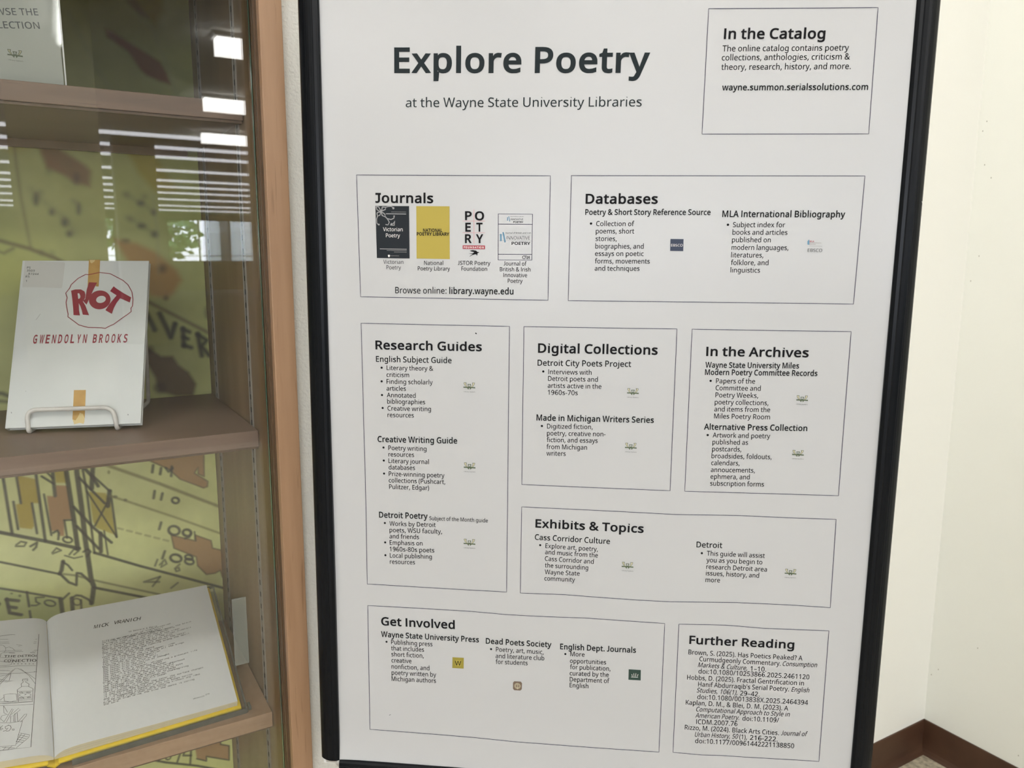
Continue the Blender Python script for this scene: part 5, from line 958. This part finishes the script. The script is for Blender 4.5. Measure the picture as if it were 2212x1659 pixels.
def rib(b, pts, w, m, l=.00012): ribbon(b, PSl(l), [pu(*p) for p in pts], w * .000505, m)
b = MB(); quad(b, [(811.2, 444.9), (884, 445.3), (885.4, 558.4), (814.7, 557.3)], 'cover_dark')
for p, w in (([(135, 170), (190, 175), (225, 240), (245, 290)], 2), ([(135, 170), (150, 235), (200, 270), (245, 290)], 2), ([(270, 180), (350, 185), (340, 235), (270, 265), (245, 290), (265, 225), (270, 180)], 2.2), ([(350, 185), (400, 170), (470, 165), (520, 195)], 1.6),
             ([(160, 300), (235, 295), (220, 360), (165, 385), (155, 330), (160, 300)], 2.2), ([(245, 290), (270, 370), (340, 400), (330, 340), (290, 310), (245, 290)], 2.2), ([(340, 395), (390, 450), (430, 520), (400, 580), (345, 570)], 2), ([(390, 440), (470, 460), (530, 430), (545, 370)], 2),
             ([(165, 385), (145, 450), (150, 540), (190, 580)], 1.8), ([(450, 580), (540, 590), (550, 490), (510, 560)], 2.2), ([(355, 330), (805, 337)], 1.8), ([(218, 1115), (820, 1125)], 1.5), ([(375, 1150), (820, 1156)], .7), ([(535, 1187), (820, 1191)], .7), ([(470, 288), (805, 292)], .6), ([(455, 1272), (650, 1274)], .6)):
    rib(b, [K4(*q) for q in p], w, 'pale_grey')
for c, r in (((520, 205), 25), ((195, 572), 20), ((480, 560), 22), ((535, 385), 16)): disc(b, PSl(.00014), pu(*K4(*c)), r / 10.368 * .0005, 'pale_grey')
quad(b, [K4(400, 1250), K4(445, 1250), K4(445, 1285), K4(423, 1305), K4(402, 1285)], 'white_print', .00014)
def T2(b, text, x0, y0, x1, y1, cap, m, off=.01, sp=1.0, it=0.0, l=.00014, lato=False):
    a, c = pu(x0, y0), pu(x0, y0 - cap); put_text(b, PSl(l), text, a, pu(x1, y1), np.linalg.norm(c - a), m, off, it, lato, sp)
T2(b, 'Victorian', *K4(290, 718), *K4(730, 722), 8.2, 'white_print', .002, 1, 0, .00014, True); T2(b, 'Poetry', *K4(355, 855), *K4(670, 858), 8.2, 'white_print', .002, 1, 0, .00014, True)
link('journal_cover', b, sheet, fix=False)['label'] = 'charcoal journal cover with pale scrollwork'
b = MB(); quad(b, [(899.5, 445.3), (971.2, 445.7), (972, 559.7), (900.4, 558.4)], 'yellow_print')
T2(b, 'NATIONAL', *K4(1185, 733), *K4(1615, 737), 7.0, 'ink', .045); T2(b, 'POETRY LIBRARY', *K4(1045, 814), *K4(1770, 820), 6.9, 'ink', .045)
link('journal_cover', b, sheet, fix=False)['label'] = 'plain yellow journal cover'
b = MB()
for ch, x, y, w in (('P', 1128, 483, 67), ('O', 1226, 485, 92), ('E', 1131, 598, 55), ('T', 1240, 598, 63), ('R', 1128, 712, 67), ('Y', 1236, 712, 74)): T2(b, ch, *J(x, y), *J(x + w, y), 18.6, 'ink', .035)
rib(b, [J(1216, 380), J(1217, 722)], 1.3, 'pink_line', 0); rib(b, [J(1103, 495), J(1327, 496)], 1.0, 'pink_line', 0); rib(b, [J(1103, 611), J(1327, 612)], 1.0, 'pink_line', 0)
quad(b, [J(1105, 737), J(1327, 739), J(1327, 776), J(1105, 773)], 'red_print'); T2(b, 'FOUNDATION', *J(1117, 765), *J(1314, 767), 3.9, 'white_print', .03, 1.25)
Hh = lambda x, y: (980 + x / 9.216, 440 + y / 9.216)
quad(b, [Hh(320, 935), Hh(385, 925), Hh(450, 935), Hh(475, 960), Hh(500, 962), Hh(515, 975), Hh(490, 978), Hh(472, 1000), Hh(478, 1025), Hh(450, 1030), Hh(462, 1012), Hh(430, 1008), Hh(375, 1022), Hh(325, 1052), Hh(322, 1046), Hh(380, 1005), Hh(300, 993), Hh(385, 988), Hh(410, 965), Hh(350, 950)], 'ink')
link('journal_cover', b, sheet, fix=False)['label'] = 'stacked black letters with crimson band and small winged figure'
b = MB(); ribbon(b, PS, [pu(*J(*p)) for p in ((1458, 425), (1799, 428), (1792, 884), (1457, 882))], .0007, 'line_blue', True)
rib(b, [J(1458, 526), J(1797, 528)], 1.2, 'line_blue', 0); rib(b, [J(1457, 826), J(1793, 827)], 1.2, 'line_blue', 0); rib(b, [J(1465, 633), J(1786, 635)], .5, 'pale_grey', 0); rib(b, [J(1465, 690), J(1786, 692)], .5, 'pale_grey', 0)
quad(b, [Hh(922, 603), Hh(958, 603), Hh(958, 745), Hh(925, 747)], 'blue_print'); quad(b, [Hh(970, 570), Hh(1000, 566), Hh(1040, 765), Hh(1010, 774)], 'blue_print')
quad(b, [Hh(1065, 270), Hh(1083, 270), Hh(1080, 340), Hh(1063, 338)], 'blue_print'); quad(b, [Hh(1090, 252), Hh(1104, 249), Hh(1124, 352), Hh(1110, 357)], 'blue_print')
T2(b, 'INNOVATIVE', *Hh(1052, 714), *Hh(1520, 716), 7.3, 'ink_grey', -.008); T2(b, 'POETRY', *Hh(1155, 817), *Hh(1525, 820), 6.3, 'ink', .03); T2(b, 'Journal of British and Irish', *Hh(1028, 597), *Hh(1542, 599), 3.3, 'ink_grey', 0)
T2(b, 'INNOVATIVE', *Hh(1135, 330), *Hh(1385, 332), 3.9, 'ink_grey', 0); T2(b, 'POETRY', *Hh(1188, 382), *Hh(1388, 384), 3.7, 'ink', .03); T2(b, 'Journal of British and Irish', *Hh(1125, 262), *Hh(1395, 264), 1.6, 'ink_grey', 0)
rib(b, [Hh(1400 + 28 * math.cos(t), 1068 + 30 * math.sin(t)) for t in np.linspace(0, 6.28, 14)], 1.1, 'ink', 0); rib(b, [Hh(1392, 1040), Hh(1455, 1040), Hh(1458, 1095), Hh(1470, 1100)], 1.1, 'ink', 0); rib(b, [Hh(1478, 1040), Hh(1478, 1100)], 1.1, 'ink', 0); rib(b, [Hh(1478, 1070), Hh(1505, 1062)], 1, 'ink', 0); rib(b, [Hh(1508, 1038), Hh(1508, 1100)], 1.1, 'ink', 0)
link('journal_cover', b, sheet, fix=False)['label'] = 'outlined white journal cover with two blue bars'
# databases
border([(1234.3, 379.2), (1867.5, 380.4), (1843.6, 656.7), (1227.5, 649.3)])
block(('Databases', 1264.8, 439.5, 1420.8, 439.8, 21), [('Collection of', 1287.7, 488.2, 1370, 488.5, 10.6), ('poems, short', 1287, 504.3, 1369.8, 504.6, 10.6), ('stories,', 1286.5, 520.5, 1332, 520.8, 10.6), ('biographies, and', 1286, 536.8, 1390.4, 537.2, 10.6), ('essays on poetic', 1285.3, 552.8, 1390.4, 553.2, 10.6),
      ('forms, movements', 1285, 569, 1403.5, 569.5, 10.6), ('and techniques', 1284.5, 584.6, 1381.4, 585, 10.6), ('Subject index for', 1583, 490.6, 1695.6, 491, 10.8), ('books and articles', 1582, 506.8, 1700.7, 507.4, 10.8), ('published on', 1581, 523, 1664.6, 523.4, 10.8), ('modern languages,', 1580, 539.6, 1702.8, 540.2, 10.8),
      ('literatures,', 1579.2, 556, 1648.8, 556.4, 10.8), ('folklore, and', 1578.6, 572.4, 1659.8, 572.8, 10.8), ('linguistics', 1577.8, 588.5, 1641.6, 588.9, 10.8)], ((1276.7, 483), (1572.4, 485.5)), 'ink',
      [('Poetry & Short Story Reference Source', 1264.2, 464, 1534.8, 464.3, 11.8), ('MLA International Bibliography', 1560, 468.5, 1825, 469.5, 13.4)])
b = MB(); quad(b, [(1448.3, 516.2), (1476.6, 516.5), (1475.8, 542.5), (1447.5, 542)], 'navy_print'); T2(b, 'EBSCO', 1449.5, 532.4, 1474.5, 532.6, 5.4, 'white_print', .0); link('emblem', b, sheet, fix=False)['label'] = 'navy square emblem'
b = MB(); quad(b, [(1744, 521), (1748, 517), (1748, 529), (1744, 528)], 'blue_print'); T2(b, 'MLA', 1748.5, 522.6, 1758.5, 522.8, 3, 'red_print', .03); rib(b, [(1748, 524.5), (1774, 525)], .5, 'brown_print', 0); rib(b, [(1748, 527.5), (1762, 527.8)], .5, 'brown_print', 0); rib(b, [(1748, 531.5), (1776, 532.2)], .6, 'pale_grey', 0)
T2(b, 'EBSCO', 1744.3, 544, 1775.6, 544.4, 7, 'ink_grey', -.004); link('emblem', b, sheet, fix=False)
# research guides
border([(780.5, 698), (940, 701.5), (1100.7, 704.8), (1098, 950), (1094.4, 1278.5), (950, 1271), (793, 1262), (789.5, 1050), (785.4, 889), (782.7, 768)])
block(('Research Guides', 811.8, 753.8, 1041.2, 758, 18.8), [('Literary theory &', 835.8, 798.9, 936.7, 800.6, 9.9), ('criticism', 835.6, 813.8, 884.3, 814.5, 9.9), ('Finding scholarly', 835.6, 828.5, 935.3, 830.3, 9.9), ('articles', 835.6, 843.3, 877.4, 844, 9.9), ('Annotated', 836.2, 857.8, 898.4, 859, 9.9), ('bibliographies', 837, 871.5, 918.8, 873, 9.9),
      ('Creative writing', 837.6, 886.4, 931.5, 888, 9.9), ('resources', 837.6, 900.6, 894.4, 901.6, 9.9), ('Poetry writing', 839.2, 971.9, 921.5, 974, 9.8), ('resources', 839.4, 985.8, 894.8, 987, 9.8), ('Literary journal', 839.4, 999.9, 926.7, 1002.3, 9.8), ('databases', 839.9, 1013.8, 896.7, 1015.2, 9.8),
      ('Prize-winning poetry', 840, 1028, 960.3, 1031.6, 9.8), ('collections (Pushcart,', 840, 1042, 962, 1045.6, 9.8), ('Pulitzer, Edgar)', 840.7, 1056, 927, 1058.6, 9.8), ('Subject of the Month guide', 927.5, 1123.4, 1054, 1128.4, 8.2), ('Works by Detroit', 841.2, 1135.7, 941.2, 1138.5, 9.6), ('poets, WSU faculty,', 841.2, 1149.6, 955, 1153, 9.6),
      ('and friends', 841.2, 1163.1, 905, 1164.9, 9.6), ('Emphasis on', 841.6, 1177, 912.8, 1178.6, 9.6), ('1960s-80s poets', 841.6, 1190.9, 938.2, 1193.6, 9.6), ('Local publishing', 842, 1204.7, 932.8, 1207.4, 9.6), ('resources', 842, 1218.1, 896.5, 1219.6, 9.6)],
      ((825, 794), (825, 823.4), (825.7, 853), (827, 881), (828.6, 966.5), (829.2, 994.7), (829.7, 1022.9), (831.2, 1130), (831.8, 1172), (832.3, 1199.7)), 'ink', [('English Subject Guide', 812.9, 781, 976, 784.2, 12.2, .017), ('Creative Writing Guide', 816, 954.3, 987.9, 957.8, 12.4), ('Detroit Poetry', 818.8, 1118, 924, 1121, 12.2)])
# digital collections
border([(1132, 705.3), (1300, 708.2), (1462.5, 710.6), (1447.6, 1060), (1290, 1053.5), (1127.2, 1046.4)])
block(('Digital Collections', 1162.2, 761.2, 1420.6, 766, 20), [('Interviews with', 1184.4, 807.8, 1278, 809.5, 10.2), ('Detroit poets and', 1184, 822.2, 1291.4, 824.5, 10.2), ('artists active in the', 1183.3, 837.3, 1299, 839.7, 10.2), ('1960s-70s', 1183.3, 852.3, 1248, 853.5, 10.2), ('Digitized fiction,', 1181.7, 925.3, 1280.2, 927, 10.2), ('poetry, creative non-', 1181.5, 940.3, 1308, 942.6, 10.2),
      ('fiction, and essays', 1181, 954.6, 1291, 956.6, 10.2), ('from Michigan', 1180.5, 969.6, 1268, 971.4, 10.2), ('writers', 1180.5, 983.8, 1222, 984.6, 10.2)], ((1173.7, 802.2), (1170.7, 920)), 'ink', [('Detroit City Poets Project', 1161.3, 789.4, 1363.3, 792.4, 12.5, .017), ('Made in Michigan Writers Series', 1159, 907.8, 1412.3, 913.5, 12.5)])
# archives
border([(1495.2, 711), (1660, 714), (1838.8, 716.3), (1811.3, 1071), (1479.2, 1061.2)])
block(('In the Archives', 1525.4, 768.5, 1747, 771.7, 19.6), [('Papers of the', 1546.7, 827.8, 1631.3, 829, 10.5), ('Committee and', 1545.8, 843, 1643.4, 844.4, 10.5), ('Poetry Weeks,', 1545.4, 858.4, 1638, 859.8, 10.5), ('poetry collections,', 1544, 873.6, 1660.3, 875.8, 10.5), ('and items from the', 1543, 888.8, 1663.8, 890.6, 10.5), ('Miles Poetry Room', 1542.6, 904, 1663.6, 906.2, 10.5),
      ('Artwork and poetry', 1539.6, 945, 1664, 947.3, 10.3), ('published as', 1539, 959.8, 1616, 961.2, 10.3), ('postcards,', 1538.3, 974.9, 1601.5, 975.9, 10.3), ('broadsides, foldouts,', 1537, 989.8, 1667, 992.4, 10.3), ('calendars,', 1536.4, 1004.8, 1597.8, 1005.8, 10.3), ('annoucements,', 1535.5, 1019.7, 1630.8, 1021.3, 10.3),
      ('ephmera, and', 1534.8, 1034.3, 1619.6, 1035.8, 10.3), ('subscription forms', 1534, 1049, 1650.3, 1051.4, 10.3)], ((1535.3, 822.8), (1528.9, 940)), 'ink', [('Wayne State University Miles', 1523.6, 794, 1726.3, 796, 11.7), ('Modern Poetry Committee Records', 1522.9, 809.7, 1766, 812.3, 11.7), ('Alternative Press Collection', 1520.6, 928, 1744, 931.3, 12.3)])
# exhibits
border([(1127, 1094.8), (1220, 1099), (1334.7, 1104.6), (1463, 1111.5), (1591.5, 1113.5), (1700, 1118.5), (1806.2, 1122), (1793, 1312), (1700, 1306), (1591.5, 1301), (1447, 1299), (1380, 1295.5), (1302.6, 1290.2), (1220, 1284), (1124, 1280.6)])
block(('Exhibits & Topics', 1156.5, 1138.7, 1390.2, 1150.6, 17.8), [('Explore art, poetry,', 1178, 1183.2, 1291.4, 1190.8, 9.8), ('and music from the', 1177.4, 1196.5, 1291.4, 1204, 9.8), ('Cass Corridor and', 1177, 1210.8, 1282.4, 1217.4, 9.8), ('the surrounding', 1177, 1225.1, 1270.5, 1230.5, 9.8), ('Wayne State', 1176.8, 1239.6, 1252.2, 1243, 9.8), ('community', 1176, 1253.4, 1242, 1256.4, 9.8),
      ('This guide will assist', 1526.6, 1199.6, 1651.8, 1205, 10), ('you as you begin to', 1525.7, 1213.8, 1646.4, 1218.9, 10), ('research Detroit area', 1525.3, 1228.3, 1656.3, 1234.4, 10), ('issues, history, and', 1524.4, 1242.2, 1639.3, 1247.6, 10), ('more', 1523.7, 1256.6, 1554.9, 1257.6, 10)], ((1167, 1177.3), (1516, 1194.6)), 'ink',
      [('Cass Corridor Culture', 1155.3, 1165.4, 1317.4, 1174.8, 11.8, .017), ('Detroit', 1504.2, 1181.8, 1560, 1183.5, 12, .017)])
# get involved
border([(794, 1308.5), (900, 1314), (1010, 1320), (1098, 1327.5), (1180, 1331.5), (1264.6, 1334.2), (1350, 1340), (1435.8, 1345.7), (1423.3, 1622.9), (1270, 1612), (1113, 1600.5), (1022.3, 1591.5), (901, 1582.3), (799.4, 1575)])
block(('Get Involved', 823.3, 1350.6, 982.6, 1358.2, 17.6), [('Publishing press', 844.8, 1391.6, 934.2, 1396.2, 9.6), ('that includes', 844.8, 1404.8, 916, 1408, 9.6), ('short fiction,', 845.4, 1417.8, 915.4, 1421.2, 9.6), ('creative', 845.7, 1431, 889, 1432.7, 9.6), ('nonfiction, and', 845.7, 1444.3, 927.8, 1448, 9.6), ('poetry written by', 846, 1457.4, 942.4, 1462, 9.6), ('Michigan authors', 846, 1470.7, 942, 1475, 9.6),
      ('Poetry, art, music,', 1071.4, 1406.7, 1174.4, 1412.4, 9.7), ('and literature club', 1070.8, 1420.8, 1175.9, 1425.6, 9.7), ('for students', 1070.8, 1433.4, 1140, 1436.2, 9.7), ('More', 1232, 1416.3, 1262.8, 1417.6, 9.7), ('opportunities', 1231.3, 1431, 1309.2, 1434.2, 9.7), ('for publication,', 1231.3, 1444.2, 1318.8, 1447.9, 9.7), ('curated by the', 1230.7, 1457.8, 1315.2, 1461.3, 9.7),
      ('Department of', 1230.7, 1470.9, 1316.4, 1474.4, 9.7), ('English', 1230.4, 1483.4, 1271, 1485.6, 9.7)], ((834.8, 1386.6), (1061, 1401.8), (1221.3, 1411.8)), 'ink', [('Wayne State University Press', 823, 1375.7, 1034.7, 1387.2, 11.6), ('Dead Poets Society', 1049.6, 1389.7, 1191.3, 1397.4, 11.6), ('English Dept. Journals', 1210, 1401.2, 1373.7, 1408.8, 11.6)])
b = MB(); quad(b, [(977.5, 1419.5), (1002, 1420.8), (1001.6, 1444), (977, 1442.8)], 'olive_print'); quad(b, [(984, 1425.5), (996, 1426), (995.6, 1438.5), (983.6, 1438)], 'yellow_print', .0001); T2(b, 'W', 983, 1436.6, 996.4, 1437.2, 9.5, 'ink', .01, 1, 0, .0002); link('emblem', b, sheet, fix=False)['label'] = 'olive gold square with a black W'
b = MB(); c_ = pu(1117.9, 1481); quad(b, [(1111, 1471), (1125, 1471.7), (1127.8, 1475), (1127.3, 1488), (1124, 1491), (1111, 1490.2), (1108.2, 1487), (1108.4, 1474)], 'brown_print')
for r in (.0034, .0022): ribbon(b, PSl(.00012), [(c_[0] + r * math.cos(t), c_[1] + r * math.sin(t)) for t in np.linspace(0, 6.28, 14)], .0005, 'cream_print')
rib(b, [(1118, 1478), (1118, 1488)], 1.2, 'cream_print'); link('emblem', b, sheet, fix=False)['label'] = 'small brown rounded emblem'
b = MB(); quad(b, [(1358, 1444.5), (1384.2, 1446), (1383.8, 1468.5), (1357.4, 1467)], 'darkgreen_print')
for x in (1366, 1369.5, 1373, 1376.5): rib(b, [(x, 1460), (x + (x - 1371) * .3, 1455 - (2 if abs(x - 1371) < 3 else 0))], 1.0, 'white_print')
rib(b, [(1363, 1461.2), (1378, 1461.8)], 1.0, 'white_print'); link('emblem', b, sheet, fix=False)['label'] = 'dark green square emblem'
# further reading
border([(1466.4, 1347.3), (1567, 1349.4), (1648, 1356.4), (1720, 1359.5), (1790, 1362), (1768.8, 1644.5), (1618.5, 1635.4), (1559, 1631), (1515, 1629.6), (1453.5, 1623.5)])
I_ = (.007, 'ink', .2)
block(('Further Reading', 1488.6, 1389, 1715, 1400.4, 17.3), [('Brown, S. (2025). Has Poetics Peaked? A', 1486.6, 1412, 1732.9, 1426, 10), ('Curmudgeonly Commentary.', 1510.4, 1426.8, 1685.9, 1437.3, 10), ('Consumption', 1689.4, 1437.5, 1765.8, 1440.6, 10, *I_), ('Markets & Culture,', 1507, 1439.5, 1615.5, 1447, 10, *I_), ('1–10.', 1620.4, 1448, 1654.6, 1449.8, 10),
      ('doi:10.1080/10253866.2025.2461120', 1508.4, 1453.3, 1747.8, 1466.8, 10), ('Hobbs, D. (2025). Fractal Gentrification in', 1483.8, 1466.4, 1736, 1480, 10), ('Hanif Abdurraqib’s Serial Poetry.', 1507.6, 1481.3, 1703.7, 1492.6, 10), ('English', 1708.9, 1493, 1749, 1495.4, 10, *I_), ('Studies, 106(1),', 1504.4, 1494.2, 1594.3, 1500, 10, *I_),
      ('29–42.', 1598.2, 1501, 1640.3, 1503.7, 10), ('doi:10.1080/0013838X.2025.2464394', 1505.8, 1508.5, 1745, 1522, 10), ('Kaplan, D. M., & Blei, D. M. (2023). A', 1481, 1520.4, 1702, 1534.2, 10), ('Computational Approach to Style in', 1502.5, 1535.2, 1706.7, 1547.3, 10, *I_), ('American Poetry.', 1501.5, 1548.5, 1598.6, 1554, 10, *I_),
      ('doi:10.1109/', 1603.2, 1555.3, 1682.3, 1560, 10), ('ICDM.2007.76', 1503.5, 1562.4, 1592.5, 1567.2, 10), ('Rizzo, M. (2024). Black Arts Cities.', 1478.9, 1574.3, 1682.3, 1587.2, 10), ('Journal of', 1686.7, 1587.3, 1744.4, 1590, 10, *I_), ('Urban History, 50', 1500, 1589.8, 1595, 1595, 10, *I_), ('(1),', 1596.5, 1595.2, 1613, 1596.4, 10), ('216-222.', 1619.5, 1597.2, 1679.5, 1601.3, 10),
      ('doi:10.1177/00961442221138850', 1501.3, 1603.6, 1715, 1615.9, 10)])
for x, y, a in ((1014, 836, 0), (1014.5, 1009, 0), (1014, 1174, 0), (1367, 848.5, 0), (1362.5, 966.5, 0), (1733, 864, 0), (1724, 982, 0), (1355.3, 1223, 0), (1707.3, 1238, 0)):
    b = MB(); sc_ = (pu(x + 14, y) - pu(x - 14, y))[0]; emblem(b, PS, pu(x, y), sc_ * .9); link('emblem', b, sheet, fix=False)
b = MB()
for x, y in ((1028.5, 720),): rib(b, [(x - 1.5, y - 1), (x + 1.5, y + 1)], 2.2, 'ink', 0)
rib(b, [(841, 1545), (844, 1543)], 1, 'ink_grey', 0)
link('ink_speck', b, sheet, fix=False)
COL.objects.unlink(_to); bpy.data.objects.remove(_to)
